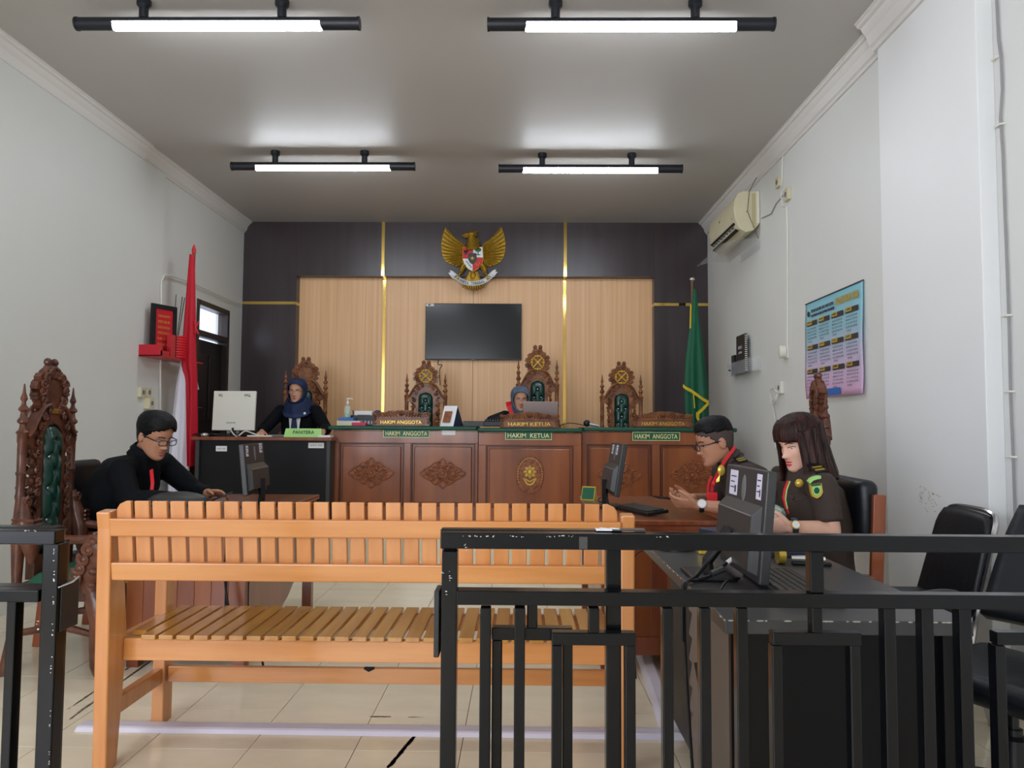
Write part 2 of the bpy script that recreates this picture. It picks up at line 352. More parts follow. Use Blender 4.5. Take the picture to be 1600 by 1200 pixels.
# door with transom (left wall, on the dais)
dr = struct(bpy.data.objects.new('door_1', None)); C.objects.link(dr); dr.location = (XL, dA, DZ)
W_, H_ = dB - dA, dT - DZ
f = G().box(-.1, .012, 0, .055, 0, H_).box(-.1, .012, W_ - .055, W_, 0, H_).box(-.1, .012, .055, W_ - .055, H_ - .055, H_).box(-.1, .012, .055, W_ - .055, 1.77, 1.83)
f.build('door_frame', 'doorf', dr, smooth=False, bevel=.004)
G().box(-.06, -.052, .055, W_ - .055, 1.83, H_ - .055).build('pane', 'glass', dr, smooth=False)
lf = G().box(-.09, -.05, .057, W_ - .057, .01, 1.745).build('door_leaf', 'door', dr, smooth=False)
for y0 in (.13, .45):
    for z0, z1 in ((.15, .75), (.9, 1.6)):
        G().box(-.05, -.038, y0, y0 + .25, z0, z1).build('door_panel', 'door', lf, smooth=False, bevel=.008)
G().box(-.05, -.03, .09, .12, .95, 1.1).tube([(-.03, .1, 1.03), (-.005, .1, 1.03), (-.005, .2, 1.03)], .008).build('door_handle', 'chrome', lf)
# what shows through the transom: the neighbouring house
nb = thing('neighbouring_house', 'pale house wall with reddish eave seen through transom window', 'building', (-7.5, 10.5, 0))
G().box(-1, 1.5, -6, 9, -.3, 3.6).build('wall', 'outwall', nb, smooth=False)
G().box(-1.2, 2.2, -6.2, 9.2, 3.6, 3.75).build('roof', 'outroof', nb, smooth=False)
G().box(1.5, 1.53, 1, 2.2, 2.2, 3.2).build('window_shutter', 'outroof', nb, smooth=False)
# ================================================================== CEILING LAMPS
def lamp(label, x, y):
    t = thing('ceiling_lamp', label, 'lamp', (x, y, ZC), group='fluorescent tube lamps on the ceiling'); z = -.135; L = 1.61
    g = G()
    for a, b in ((0, .215), (L - .215, L)):
        g.tube([(a, 0, z), (b, 0, z)], .036, 20)
    arc = [(.036 * cos(q), z + .036 * sin(q)) for q in [pi * k / 10 for k in range(11)]]
    n = len(arc); g.add([(.215, u, v) for u, v in arc] + [(L - .215, u, v) for u, v in arc], [(i, i + 1, n + i + 1, n + i) for i in range(n - 1)] + [tuple(range(n)), tuple(range(2 * n - 1, n - 1, -1)), (0, n, 2 * n - 1, n - 1)])
    g.build('housing', 'lampb', t, recalc=True)
    for a in (0, L): G().tube([(a - .006, 0, z), (a + .006, 0, z)], .039, 20).build('end_cap', 'lampb', t)
    G().tube([(.2, 0, z - .008), (.215, 0, z - .008), (L - .215, 0, z - .008), (L - .2, 0, z - .008)], [.024, .031, .031, .024], 16).build('tube', 'lampm', t)
    for a in (.38, 1.17): G().lathe([(.026, z + .03), (.026, -.045), (.04, -.03), (.04, -.0005)], 14, Matrix.Translation((a, 0, 0))).build('mount', 'lampb', t)
lamp('fluorescent tube lamp in black housing, nearer row, left', -2.545, 4.19)
lamp('fluorescent tube lamp in black housing, nearer row, right', -.2, 4.20)
lamp('fluorescent tube lamp in black housing, farther row, left', -2.565, 6.57)
lamp('fluorescent tube lamp in black housing, farther row, right', -.21, 6.62)
# ================================================================== RIGHT WALL
# air conditioner
ac = thing('air_conditioner', 'yellowed wall air conditioner with clear deflector under it', 'air conditioner', (XR, 6.93, 3.0))
pr = [(0, .39), (-.15, .39), (-.2, .37), (-.232, .3), (-.238, .22), (-.225, .13), (-.19, .05), (-.13, .01), (-.06, .03), (0, .1)]
AL = .93
def yz(prof, y0, y1): return lambda g: g.prism(prof, y0, y1)
G().prism(pr, .03, AL).build('body', 'ivory', ac, recalc=True, ang=30)
G().prism([(x * 1.02, (z - .2) * 1.015 + .2) for x, z in pr], -.012, .03).build('end_cap', 'ivory', ac, recalc=True, ang=30, bevel=.006)
G().prism([(-.045, .37), (-.075, .37), (-.075, .05), (-.045, .06)], -.016, -.012).build('end_groove', 'ivory2', ac, smooth=False, recalc=True)
G().prism([(-.012, .385), (-.035, .385), (-.035, .09), (-.012, .1)], -.018, -.012).build('foam_strip', 'white', ac, smooth=False, recalc=True)
G().bar((-.222, .06, .105), (-.222, AL - .03, .105), .012, .02, (1, 0, -.6)).bar((-.196, .06, .045), (-.196, AL - .03, .045), .012, .03, (1, 0, -.6)).build('outlet_slot', 'black', ac, smooth=False)
g = G()
for k in range(8): g.bar((-.212, .12 + k * .1, .085), (-.212, .165 + k * .1, .085), .012, .02, (1, 0, -.6))
g.build('louvre_vane', 'grey', ac, smooth=False)['kind'] = 'stuff'
text('ac', 'grey', ac, plane_m((-.2405, .5, .24), (0, -1, 0), (-1, 0, 0)), height=.02, name='emblem')
G().box(-.22, -.02, -.02, .95, -.06, -.056, Matrix.Rotation(radians(0), 4, 'X')).add([(-.22, -.02, -.058), (-.36, .0, -.1), (-.36, .95, -.1), (-.22, .95, -.058), (-.22, -.02, -.062), (-.36, .0, -.104), (-.36, .95, -.104), (-.22, .95, -.062)], [(0, 1, 2, 3), (7, 6, 5, 4), (0, 4, 5, 1), (1, 5, 6, 2), (2, 6, 7, 3)]).build('air_deflector', 'acrylic', ac, smooth=False)
G().box(-.03, -.001, .0, .6, -.14, -.06).build('deflector_bracket', 'acrylic', ac, smooth=False)
G().tube([(-.1, -.02, .39), (-.12, -.02, .2), (-.02, -.01, -.05)], .003, 5).tube([(-.12, -.02, .2), (-.235, .1, .16)], .003, 5).tube([(-.03, -.02, .52), (-.1, -.02, .39)], .003, 5).build('tie_wire', 'dgrey', ac)
# sockets, conduit and cables on the right wall
def socket(px, py, label, X=XR, sg=-1, sz=.09, m='ivory', kind='socket', d=.03):
    p = atX(px, py, X); t = thing(kind, label, kind, p)
    a, b = (-d, 0) if sg < 0 else (0, d)
    G().box(a, b, -sz / 2, sz / 2, -sz / 2, sz / 2).build('faceplate', m, t, smooth=False, bevel=.004)
    x = a - .003 if sg < 0 else b
    G().lathe([(.022, 0), (.02, .003)], 14, plane_m((x + (.003 if sg < 0 else 0), 0, 0), (0, 1, 0), (sg, 0, 0))).build('socket_well', 'grey', t)
    return t
socket(1219, 285, 'ivory switch box high on right wall beside vertical conduit')
socket(1233, 304, 'ivory junction box right of the air conditioner', sz=.1)
def wallwire(name, label, pts, X, off, r, m, cat='cable', group=None):
    P = [atX(a, b, X) + V((off, 0, 0)) for a, b in pts]
    o = P[-1].copy(); g = G(); g.tube([p - o for p in P], r, 6); ob = g.build(name, m, loc=o); return tag(ob, label, cat, group)
def smooth_pts(P, n=6):
    P = [V(p) for p in P]; out = []
    for i in range(len(P) - 1):
        p0 = P[max(i - 1, 0)]; p1 = P[i]; p2 = P[i + 1]; p3 = P[min(i + 2, len(P) - 1)]
        for k in range(n):
            t = k / n; out.append(.5 * ((2 * p1) + (p2 - p0) * t + (2 * p0 - 5 * p1 + 4 * p2 - p3) * t * t + (3 * p1 - p0 - 3 * p2 + p3) * t ** 3))
    out.append(P[-1]); return out
wallwire('conduit', 'white conduit dropping from cornice to upper switch box', [(1225, 236), (1224, 262), (1223, 290), (1220, 296)], XR, -.008, .007, 'white')
wallwire('cable', 'grey cable from air conditioner to junction box', [(1191, 341), (1206, 334), (1214, 318), (1228, 302)], XR, -.006, .005, 'gcable')
wallwire('conduit', 'white conduit running down to the round socket', [(1222, 300), (1224, 322), (1231, 322), (1232, 360), (1232, 450), (1232, 540)], XR, -.008, .008, 'white')
rd = thing('round_socket', 'round white socket at foot of conduit on right wall', 'socket', atX(1229, 549, XR))
G().box(-.012, 0, -.05, .04, -.06, .06).build('back_plate', 'white', rd, smooth=False, bevel=.004)
G().tube([(0, 0, 0), (-.05, .02, 0), (-.06, .02, 0)], [.05, .055, .03], 16).build('socket_dome', 'white', rd)
so = socket(1222, 606, 'white wall socket with coiled white cable under wall holder', sz=.1, m='white')
P = atX(1214, 618, XR)
tag(G().tube([(-.02 - .01 * (k % 3), .09 * cos(k * .5), .07 * sin(k * .5)) for k in range(26)] + [(-.01, .02, -.2), (-.01, .02, -.45)], .006, 6).build('coiled_cable', 'wcable', loc=P), 'white cable coiled below wall socket and hanging down', 'cable')
cb = [(1560, 0), (1563, 60), (1567, 90), (1569, 140), (1566, 185), (1570, 240), (1573, 330), (1577, 430), (1580, 520), (1582, 620), (1586, 710), (1589, 800), (1590, 840)]
wallwire('cable', 'grey cable clipped down the corner beyond the pilaster', cb, XR, -.009, .0065, 'gcable')
for px, py, wh_ in ((1562, 90, 'topmost'), (1567, 195, 'second from the top'), (1578, 493, 'middle'), (1582, 612, 'second from the bottom'), (1585, 714, 'lowest')):
    tag(G().tube([(0, -.02, 0), (-.02, -.01, 0), (-.02, .025, 0), (0, .03, 0)], .005, 6).build('cable_clip', 'white', loc=atX(px, py, XR)), 'small white clip holding corner cable on right wall, ' + wh_, 'clip', 'clips on the corner cable')
# acrylic holder with booklets
hp = atX(1168, 583, XR); hb = thing('brochure_holder', 'clear acrylic holder with booklets on right wall', 'holder', hp)
G().box(-.08, -.076, -.42, .42, 0, .12).box(-.08, 0, -.42, .42, -.004, 0).box(-.08, 0, -.42, -.416, 0, .12).box(-.08, 0, .416, .42, 0, .12).build('tray', 'acrylic', hb, smooth=False)
G().tube([(-.09, .33, .05), (-.07, .33, .05)], .01, 8).build('bolt', 'dgrey', hb)
for y0, y1, z1, xx, m, lb in ((-.13, .16, .37, -.05, 'doorf', 'tall brown spiral booklet in clear wall holder'), (.0, .25, .38, -.025, 'dgrey', 'dark grey booklet behind brown one in wall holder'), (.27, .38, .2, -.04, 'black', 'small black booklet at far end of wall holder')):
    b = thing('booklet', lb, 'book', (hp.x + xx, hp.y, hp.z + .001)); G().box(-.01, .01, y0, y1, 0, z1).build('cover', m, b, smooth=False)
    if m == 'doorf':
        g = G()
        for k in range(18): g.tube([(-.012, y0 - .004, .02 + k * .0195), (.012, y0 - .004, .02 + k * .0195)], .004, 5)
        g.build('spiral_binding', 'white', b)
        text('BUKU', 'lilac', b, plane_m((-.0105, .03, .25), (0, -1, 0), (-1, 0, 0)), width=.12, height=.03, depth=.001)
        text('AGENDA', 'lilac', b, plane_m((-.0105, .03, .2), (0, -1, 0), (-1, 0, 0)), width=.12, height=.02, depth=.001)
# calendar
cy0, cy1, cz0 = 4.83, 5.80, 1.44; CW, CH = cy1 - cy0, .72
cal = thing('wall_calendar', 'blue and pink wall calendar for 2026 with gold title', 'calendar', (XR - .008, cy1, cz0))
def cpt(u, v): return (-.006 - .03 * max(0, u - .75) * (1 - v) - .02 * max(0, .12 - u) * 4 * sin(v * pi) - .006 * (1 + sin(v * 9 + u * 3)) * (1 - v), -u * CW, v * CH)
sh = G().grid(cpt, 24, 18).build('sheet', 'calendar', cal); sm = sh.modifiers.new('s', 'SOLIDIFY'); sm.thickness = .0015; sm.offset = 1
G().tube([(-.006, .005, CH), (-.006, -CW - .005, CH)], .006, 8).build('hanging_rail', 'dgrey', cal)
def cm(u, v, e=.009): x, y, z = cpt(u, v); return plane_m((x - e, y, z), (0, -1, 0), (-1, 0, 0))
text('KALENDER 2026', 'brass', cal, cm(.77, .9), width=.36, height=.05, bold=.02)
text('PENGADILAN NEGERI', 'navy', cal, cm(.34, .9), width=.4, height=.022, bold=.01); text('MAHKAMAH AGUNG REPUBLIK INDONESIA', 'navy', cal, cm(.35, .85), width=.42, height=.018)
G().lathe([(.022, 0), (.02, .002)], 16, cm(.08, .88)).build('crest', 'doorf', cal)
mon = ['JANUARI', 'FEBRUARI', 'MARET', 'APRIL', 'MEI', 'JUNI', 'JULI', 'AGUSTUS', 'SEPTEMBER', 'OKTOBER', 'NOVEMBER', 'DESEMBER']
for r in range(3):
    for c in range(4):
        u = .14 + c * .235; v = .775 - r * .25; k = r * 4 + c
        G().box(-.095, .095, -.017, .017, 0, .0015, cm(u, v, .007)).build('month_bar', 'dgrey', cal, smooth=False)
        G().box(-.085, .0, -.008, .02, 0, .0015, cm(u, v, .0085)).build('month_tab', 'brass', cal, smooth=False)
        text(mon[k], 'navy', cal, cm(u - .043, v + .01, .011), width=.06, height=.012, depth=.0005)
        for q in range(5):
            st = 1 + q * 7; ln = '  '.join('%02d' % min(n_, 31) for n_ in range(st, min(st + 7, 32)))
            if ln: text(ln, 'print' if q % 2 == 0 else 'navy', cal, cm(u - (.0 if len(ln) > 14 else .04), v - .055 - q * .033, .0085), width=.165 * len(ln) / 26, height=.013, depth=.0005, name='date_row')
G().box(-.2, .2, -.024, .024, 0, .0015, cm(.46, .045, .01)).build('footer_band', 'blue', cal, smooth=False)
# ================================================================== LEFT WALL
wallwire('conduit', 'thin white conduit from shelf corner to the dark wall', [(243, 640), (244, 560), (245, 440), (250, 430), (262, 431), (290, 440), (330, 458), (355, 470), (371, 475)], XL, .04, .008, 'white')
sp = V((XL + .03, 6.45, 1.80))
sf = thing('wall_shelf', 'red acrylic shelf on left wall beside the flag', 'shelf', sp)
G().box(0, .2, 0, .85, 0, .012).build('shelf_board', 'redp', sf, smooth=False, bevel=.002)
G().box(.0, .2, 0, .012, 0, .1).box(.19, .2, 0, .14, .012, .05).build('shelf_end', 'redp', sf, smooth=False)
pf = thing('picture_frame', 'black frame with red print on the red shelf', 'picture frame', sp + V((.06, .1, .012)))
G().ring([(-.01, 0), (.26, 0), (.26, .46), (-.01, .46)], [(.03, .04), (.22, .04), (.22, .42), (.03, .42)], -.012, .012, Matrix.Rotation(radians(68), 4, 'Z')).build('frame', 'black', pf, smooth=False, recalc=True)
Tf = Matrix.Rotation(radians(68), 4, 'Z')
G().box(.03, .22, -.004, .004, .04, .42, Tf).build('print', 'redp', pf, smooth=False)
for k in range(6): text(['DIRGAHAYU', 'REPUBLIK', 'INDONESIA', 'MERDEKA', 'NUSA', 'BANGSA'][k], 'brass', pf, Tf @ FRONT(.125, -.005, .36 - k * .05), width=.13, height=.022, depth=.001)
bk = thing('wicker_pot', 'red woven pot on the red shelf', 'pot', sp + V((.1, .46, .012)))
g = G()
for k in range(9): g.tube([(.085 * cos(a), .1 * sin(a), .015 + k * .023) for a in [2 * pi * i / 18 for i in range(18)]], .0135, 6, closed=True)
g.build('woven_band', 'redl', bk); G().lathe([(.075, 0), (.075, .2)], 18).build('core', 'redp', bk)
for k, (dy, lean, wh_) in enumerate(((-.03, .02, 'nearest the picture frame'), (.03, .09, 'middle one'), (.05, .12, 'farthest right, most tilted'))):
    tag(G().tube([(0, 0, 0), (0, lean, .42)], .004, 5).build('reed_stick', 'doorf', loc=sp + V((.1, .46 + dy, .19))), 'thin dark reed stick in red woven pot, ' + wh_, 'stick', 'reed sticks in the red pot')
bx = thing('red_box', 'upright red box on shelf in front of framed print', 'box', sp + V((.165, .2, .012))); G().box(-.02, .02, 0, .09, 0, .2).build('body', 'redp', bx, smooth=False, bevel=.003)
for px, py, lb in ((219, 613, 'left of two upper ivory sockets below red shelf'), (228.5, 613, 'right of two upper ivory sockets below red shelf')): socket(px, py, lb, XL + .03, 1, .085)
socket(229, 630, 'ivory adapter plugged below the upper sockets', XL + .03, 1, .1, d=.05)
# ================================================================== THE BARRIER IN FRONT
def rel(o): return Matrix.Translation(-V(o))
def fence(name, label, cat, loc, Y, dep, bars, group=None):
    """bars: (part name, px0, px1, py0, py1) measured at the plane Y"""
    t = thing(name, label, cat, loc); T = rel(loc)
    for nm, a, b, c, d in bars:
        pm = (c + min(d, 1200)) / 2; xm = lambda px: xa(px, Y, pm)
        z1 = za(c, Y, (a + b) / 2); z0 = .0 if d > 5000 else (.09 if d > 1300 else za(d, Y, (a + b) / 2))
        G().box(xm(a), xm(b), Y + (0 if 'post' in nm or 'rail' in nm else .004), Y + dep - (0 if 'post' in nm or 'rail' in nm else .004), z0, z1, T).build(nm, 'fence', t, smooth=False, bevel=.0025)
    return t
FY = 1.70; BIG = 9999; LOW = 1500
xr0 = xa(688, FY, 840)
bars = [('top_rail', 688, 1800, 836.5, 862), ('post', 688.5, 713, 862, BIG), ('middle_rail', 713, 1800, 928, 950.5), ('post', 1798, 1825, 862, BIG)]
for a, b in ((749, 766), (803, 820), (1036.5, 1053.5), (1095, 1112.5), (1153, 1171), (1385, 1404), (1444, 1463.5), (1503, 1523), (1745, 1762)): bars.append(('baluster', a, b, 951, LOW))
for c, l, r in ((928, 862, 994), (1278, 1208.5, 1348), (1630, 1560, 1700)):
    bars += [('motif_bar', l, r, 990, 1010), ('motif_bar', l, l + 16.5, 1010, LOW), ('motif_bar', r - 16.5, r, 1010, LOW)]
    bars += [('motif_stub', c - 8, c + 9, 951, 990)]
bars.append(('upright', 1267, 1289, 862, 928)); 
bars.append(('bottom_rail', 713, 1798, 1460, LOW))
rf = fence('barrier_fence', 'long black iron barrier fence with rectangular motifs, right foreground', 'fence', (xa(700, FY, 840), FY, 0), FY, .038, bars)
G().box(xa(905, FY), xa(918, FY), FY - .0008, FY, za(857, FY), za(838, FY), rel(rf.location)).build('tape_patch', 'dgrey', rf, smooth=False)
def chips(parent, lst, Y, T):
    g = G()
    for px, py, w, h in lst:
        for k in range(5):
            q = V((xa(px + random.uniform(-w, w), Y, py), Y, za(py + random.uniform(-h, h), Y, px))); g.ball(q, (random.uniform(.0008, .003), .0006, random.uniform(.0006, .0016)), 5, 3, T)
    o = g.build('paint_chips', 'chip', parent); o['kind'] = 'stuff'
chips(rf, [(727, 855, 3, 6), (735, 838, 12, 1), (760, 838, 20, 1), (800, 838, 20, 1), (860, 838, 15, 1), (880, 838, 16, 1), (1035, 839, 10, 1), (695, 895, 6, 1), (703, 900, 3, 8), (697, 926, 1, 4)], FY - .0006, rel(rf.location))
FY2 = 1.742
gb = [('top_rail', 688, 972, 828, 853), ('post', 689, 712, 853, BIG), ('post', 947, 971, 853, BIG), ('middle_rail', 712, 947, 923, 943), ('bottom_rail', 712, 947, 1440, 1465)]
gb += [('motif_bar', 768, 895, 982, 1002), ('motif_bar', 768, 784, 1002, LOW), ('motif_bar', 879, 895, 1002, LOW), ('motif_stub', 823.5, 840, 943, 982)]
gl = fence('barrier_gate', 'black iron gate leaf folded open behind the right barrier fence', 'gate', (xa(700, FY2, 840), FY2, 0), FY2, .036, gb)
gh = V((xa(687, FY, 975), FY, 0))
G().box(-.012, 0, .01, .075, za(1030, FY, 690), za(925, FY, 690), Matrix.Translation((xr0 - gl.location.x - .0015, -.042, 0))).build('hinge', 'black', gl, smooth=False, bevel=.002)
# left gate leaf and left fence
Lb = [('top_rail', -300, 86, 828, 850), ('post', 60, 85.5, 850, BIG), ('middle_rail', -300, 60, 921, 940), ('baluster', 3, 18, 940, LOW), ('bottom_rail', -300, 60, 1460, LOW), ('baluster', -60, -44, 940, LOW)]
lf = fence('barrier_fence', 'black iron barrier fence at left edge of view', 'fence', (xa(72, FY, 840), FY, 0), FY, .038, Lb)
chips(lf, [(84, 870, .5, 12), (84, 900, .6, 10), (83, 940, .6, 10), (82, 985, .7, 14), (80, 1040, .7, 14), (78, 1120, .7, 16), (77, 1180, .7, 14), (58, 975, 2, 10), (50, 829, 12, 1)], FY - .0006, rel(lf.location))
gw = [('top_rail', -120, 86, 823, 846), ('post', 60.5, 87, 846, BIG), ('middle_rail', -120, 60.5, 916, 935), ('bottom_rail', -120, 60.5, 1430, 1455)]
lg = fence('barrier_gate', 'black iron gate leaf folded behind left barrier fence', 'gate', (xa(72, FY2, 840), FY2, 0), FY2, .04, gw)
hx = xa(86.5, FY, 950) - lg.location.x
G().box(hx - .002, hx + .006, -.03, .038, za(990, FY, 90), za(915, FY, 90)).build('hinge', 'black', lg, smooth=False, bevel=.002)
G().tube([(hx + .004, -.04, za(918, FY, 90)), (hx + .012, 0, za(915, FY, 90)), (hx + .008, .03, za(911, FY, 90))], .0018, 6).build('wire_tie', 'silver', lg)
# scraps on the rail
sc = thing('paper_scrap', 'torn white paper scrap on top rail of the fence', 'paper', (xa(948, FY2, 830), 1.745, za(829, 1.745, 950) + .0005))
g = G(); random.seed(3)
def crump(u, v): return (-.025 + u * .055, -.015 + v * .03, .0005 + .006 * abs(sin(u * 7 + v * 5)) * (1 - abs(2 * v - 1)) + .001)
g.grid(crump, 10, 5).build('scrap', 'paper', sc); sc.children[0].modifiers.new('s', 'SOLIDIFY').thickness = .0008
tag(G().box(-.035, .04, -.015, .016, 0, .003).build('plastic_strip', 'dgrey', loc=(xa(980, FY2, 830), 1.745, za(829, 1.745, 980) + .0006)), 'flat dark plastic strip on fence rail beside paper scrap', 'strip')
# ================================================================== THE WOODEN BENCH
bl = V((-.55, 2.95, 0)); be = thing('wooden_bench', 'long golden slatted wooden bench facing the judges', 'bench', bl); T = rel(bl)
BX0, BX1 = -1.495, .398; nS = 28; P0 = BX0 + .062; PITCH = (BX1 - .06 - P0 + .012) / nS
by = lambda z: 2.765 - .07 * max(0, z - .45) / .5       # back leans towards the camera
def post(x0, x1):
    pr = [(2.71, 0), (2.785, 0), (2.83, .43), (2.80, .66), (by(.9) + .06, .90), (by(.9) + .03, .915), (by(.9) - .025, .91), (2.69, .85), (2.70, .45)]
    g = G(); n = len(pr); g.add([(x, a, z) for x in (x0, x1) for a, z in pr], [tuple(range(n - 1, -1, -1)), tuple(range(n, 2 * n))] + [(i, (i + 1) % n, (i + 1) % n + n, i + n) for i in range(n)], T)
    return g.build('rear_post', 'bench', be, smooth=False, bevel=.006)
post(BX0, BX0 + .05); post(BX1 - .05, BX1)
for k in range(nS):
    x0 = P0 + k * PITCH; x1 = x0 + PITCH - .011
    zb, zt = .665, .948; r = .035
    if k == 0: pr = [(x0, zb), (x1, zb), (x1, zt), (x0 + r, zt), (x0 + r * .35, zt - r * .3), (x0 + r * .05, zt - r * .75), (x0, zt - r * 1.2)]
    elif k == nS - 1: pr = [(x0, zb), (x1, zb), (x1, zt - r * 1.2), (x1 - r * .05, zt - r * .75), (x1 - r * .35, zt - r * .3), (x1 - r, zt), (x0, zt)]
    else: pr = [(x0, zb), (x1, zb), (x1, zt), (x0, zt)]
    n = len(pr); ys = [by(z) + .0 for _, z in pr]
    G().add([(x, y, z) for (x, z), y in zip(pr, ys)] + [(x, y + .018, z) for (x, z), y in zip(pr, ys)],
            [tuple(range(n)), tuple(range(2 * n - 1, n - 1, -1))] + [(i, i + n, (i + 1) % n + n, (i + 1) % n) for i in range(n)], T).build('back_slat', 'bench', be, smooth=False, bevel=.003)
for z0, z1 in ((.825, .888), (.668, .732)):
    y0, y1 = by(z0), by(z1); x0, x1 = P0 - .012, BX1 - .049
    G().add([(x, y + d, z) for x in (x0, x1) for z, y in ((z0, y0), (z1, y1)) for d in (-.032, -.0005)], [(0, 1, 3, 2), (4, 6, 7, 5), (0, 2, 6, 4), (1, 5, 7, 3), (0, 4, 5, 1), (2, 3, 7, 6)], T).build('back_rail', 'benchx', be, smooth=False, bevel=.005)
for k in range(nS):
    x0 = P0 + .0 + k * PITCH
    G().box(x0, x0 + PITCH - .011, 2.775 if 0 < k < nS - 1 else 2.84, 3.235, .442, .46, T).build('seat_slat', 'benchy', be, smooth=False, bevel=.003)
G().box(P0 - .012, BX1 - .049, 2.80, 2.825, .362, .4415, T).build('apron', 'benchx', be, smooth=False, bevel=.003)
G().box(P0 - .012, BX1 - .049, 3.19, 3.215, .375, .4415, T).build('apron', 'benchx', be, smooth=False, bevel=.003)
G().box(P0 - .012, BX1 - .049, 3.165, 3.19, .165, .228, T).build('stretcher', 'benchx', be, smooth=False, bevel=.003)
for x0, s in ((BX0 - .005, 1), (BX1 - .045, 1)):
    G().box(x0, x0 + .05, 3.145, 3.225, 0, .637, T).build('front_leg', 'bench', be, smooth=False, bevel=.005)
    G().box(x0 + .006, x0 + .04, 2.775, 3.145, .165, .225, T).build('side_stretcher', 'bench', be, smooth=False, bevel=.003)
    G().box(x0 + .008, x0 + .04, 2.8, 3.145, .375, .441, T).build('side_rail', 'bench', be, smooth=False, bevel=.003)
    G().box(x0 - .012, x0 + .062, 2.80, 3.27, .638, .665, T).build('armrest', 'benchy', be, smooth=False, bevel=.006)
fl = V((xa(577, 3.165, 1040), 3.165, .2281)); tag(G().tube([(-.02, -.006, .002), (0, -.008, -.004), (.02, -.006, .001)], [.004, .008, .003], 6).tube([(-.02, .0, .003), (.022, 0, .003)], .004, 6).build('black_clip', 'black', loc=fl), 'small black clip on lower stretcher of bench', 'clip')
# ================================================================== FLOOR CABLE COVERS, MARKS
def cover(label, a, b, wd, h=.016):
    a = V(a); b = V(b); d = (b - a).normalized(); r = V((0, 0, 1)).cross(d); pr = [(-wd / 2, 0), (-wd * .36, h * .8), (-wd * .25, h), (wd * .25, h), (wd * .36, h * .8), (wd / 2, 0)]; n = len(pr)
    g = G(); g.add([r * u + V((0, 0, v)) for u, v in pr] + [(b - a) + r * u + V((0, 0, v)) for u, v in pr], [(i, i + 1, n + i + 1, n + i) for i in range(n - 1)] + [tuple(range(n)), tuple(range(2 * n - 1, n - 1, -1)), (0, n, 2 * n - 1, n - 1)])
    return tag(g.build('cable_cover', 'cable_cover', loc=a + V((0, 0, .0006)), smooth=False, recalc=True), label, 'cable cover')
cover('white floor cable cover running crosswise under the bench', (-1.765, 3.115, 0), (.575, 3.10, 0), .1)
cover('white floor cable cover running from bench end to brown table', (.60, 3.05, 0), (.685, 4.6, 0), .085, .03)
random.seed(11)
def marks(label, runs, mm='dirt'):
    g = G()
    for (px0, py0, px1, py1, wd, n, dens) in runs:
        for k in range(n):
            t = (k + random.random() * .8) / n
            if random.random() > dens: continue
            px, py = px0 + (px1 - px0) * t, py0 + (py1 - py0) * t; d = ray(px, py); s = -CAMZ / d.z; c = V((d.x * s, d.y * s, .0009))
            dn = ray(px1, py1); s2 = -CAMZ / dn.z; e = V((dn.x * s2, dn.y * s2, 0)); dr_ = (e - V((c.x, c.y, 0)))
            dr_ = dr_.normalized() if dr_.length > 1e-3 else V((1, 0, 0)); sd = V((-dr_.y, dr_.x, 0)); L = random.uniform(.012, .05); W = wd * random.uniform(.3, 1)
            m = 7; g.add([c + dr_ * (L * cos(2 * pi * i / m) * random.uniform(.6, 1.1)) + sd * (W * .5 * sin(2 * pi * i / m) * random.uniform(.5, 1.2)) for i in range(m)] , [tuple(range(m))])
    o = g.build('residue', mm, smooth=False); o['kind'] = 'stuff'; return tag(o, label, 'stain')
marks('brown tape residue streaks on tiles near bench', [(660, 1136, 606, 1200, .022, 34, .72), (560, 1141, 605, 1136, .03, 14, .7), (440, 1142, 560, 1140, .02, 22, .45), (605, 1136, 665, 1143, .025, 12, .6), (585, 1120, 606, 1120, .015, 8, .8), (640, 1121, 655, 1121, .01, 5, .8)])
marks('brown scuff lines on tiles beside left bench leg', [(112, 1122, 240, 1030, .012, 70, .8), (104, 1110, 235, 1020, .016, 60, .45), (120, 1114, 230, 1036, .006, 60, .8)], 'scuff')
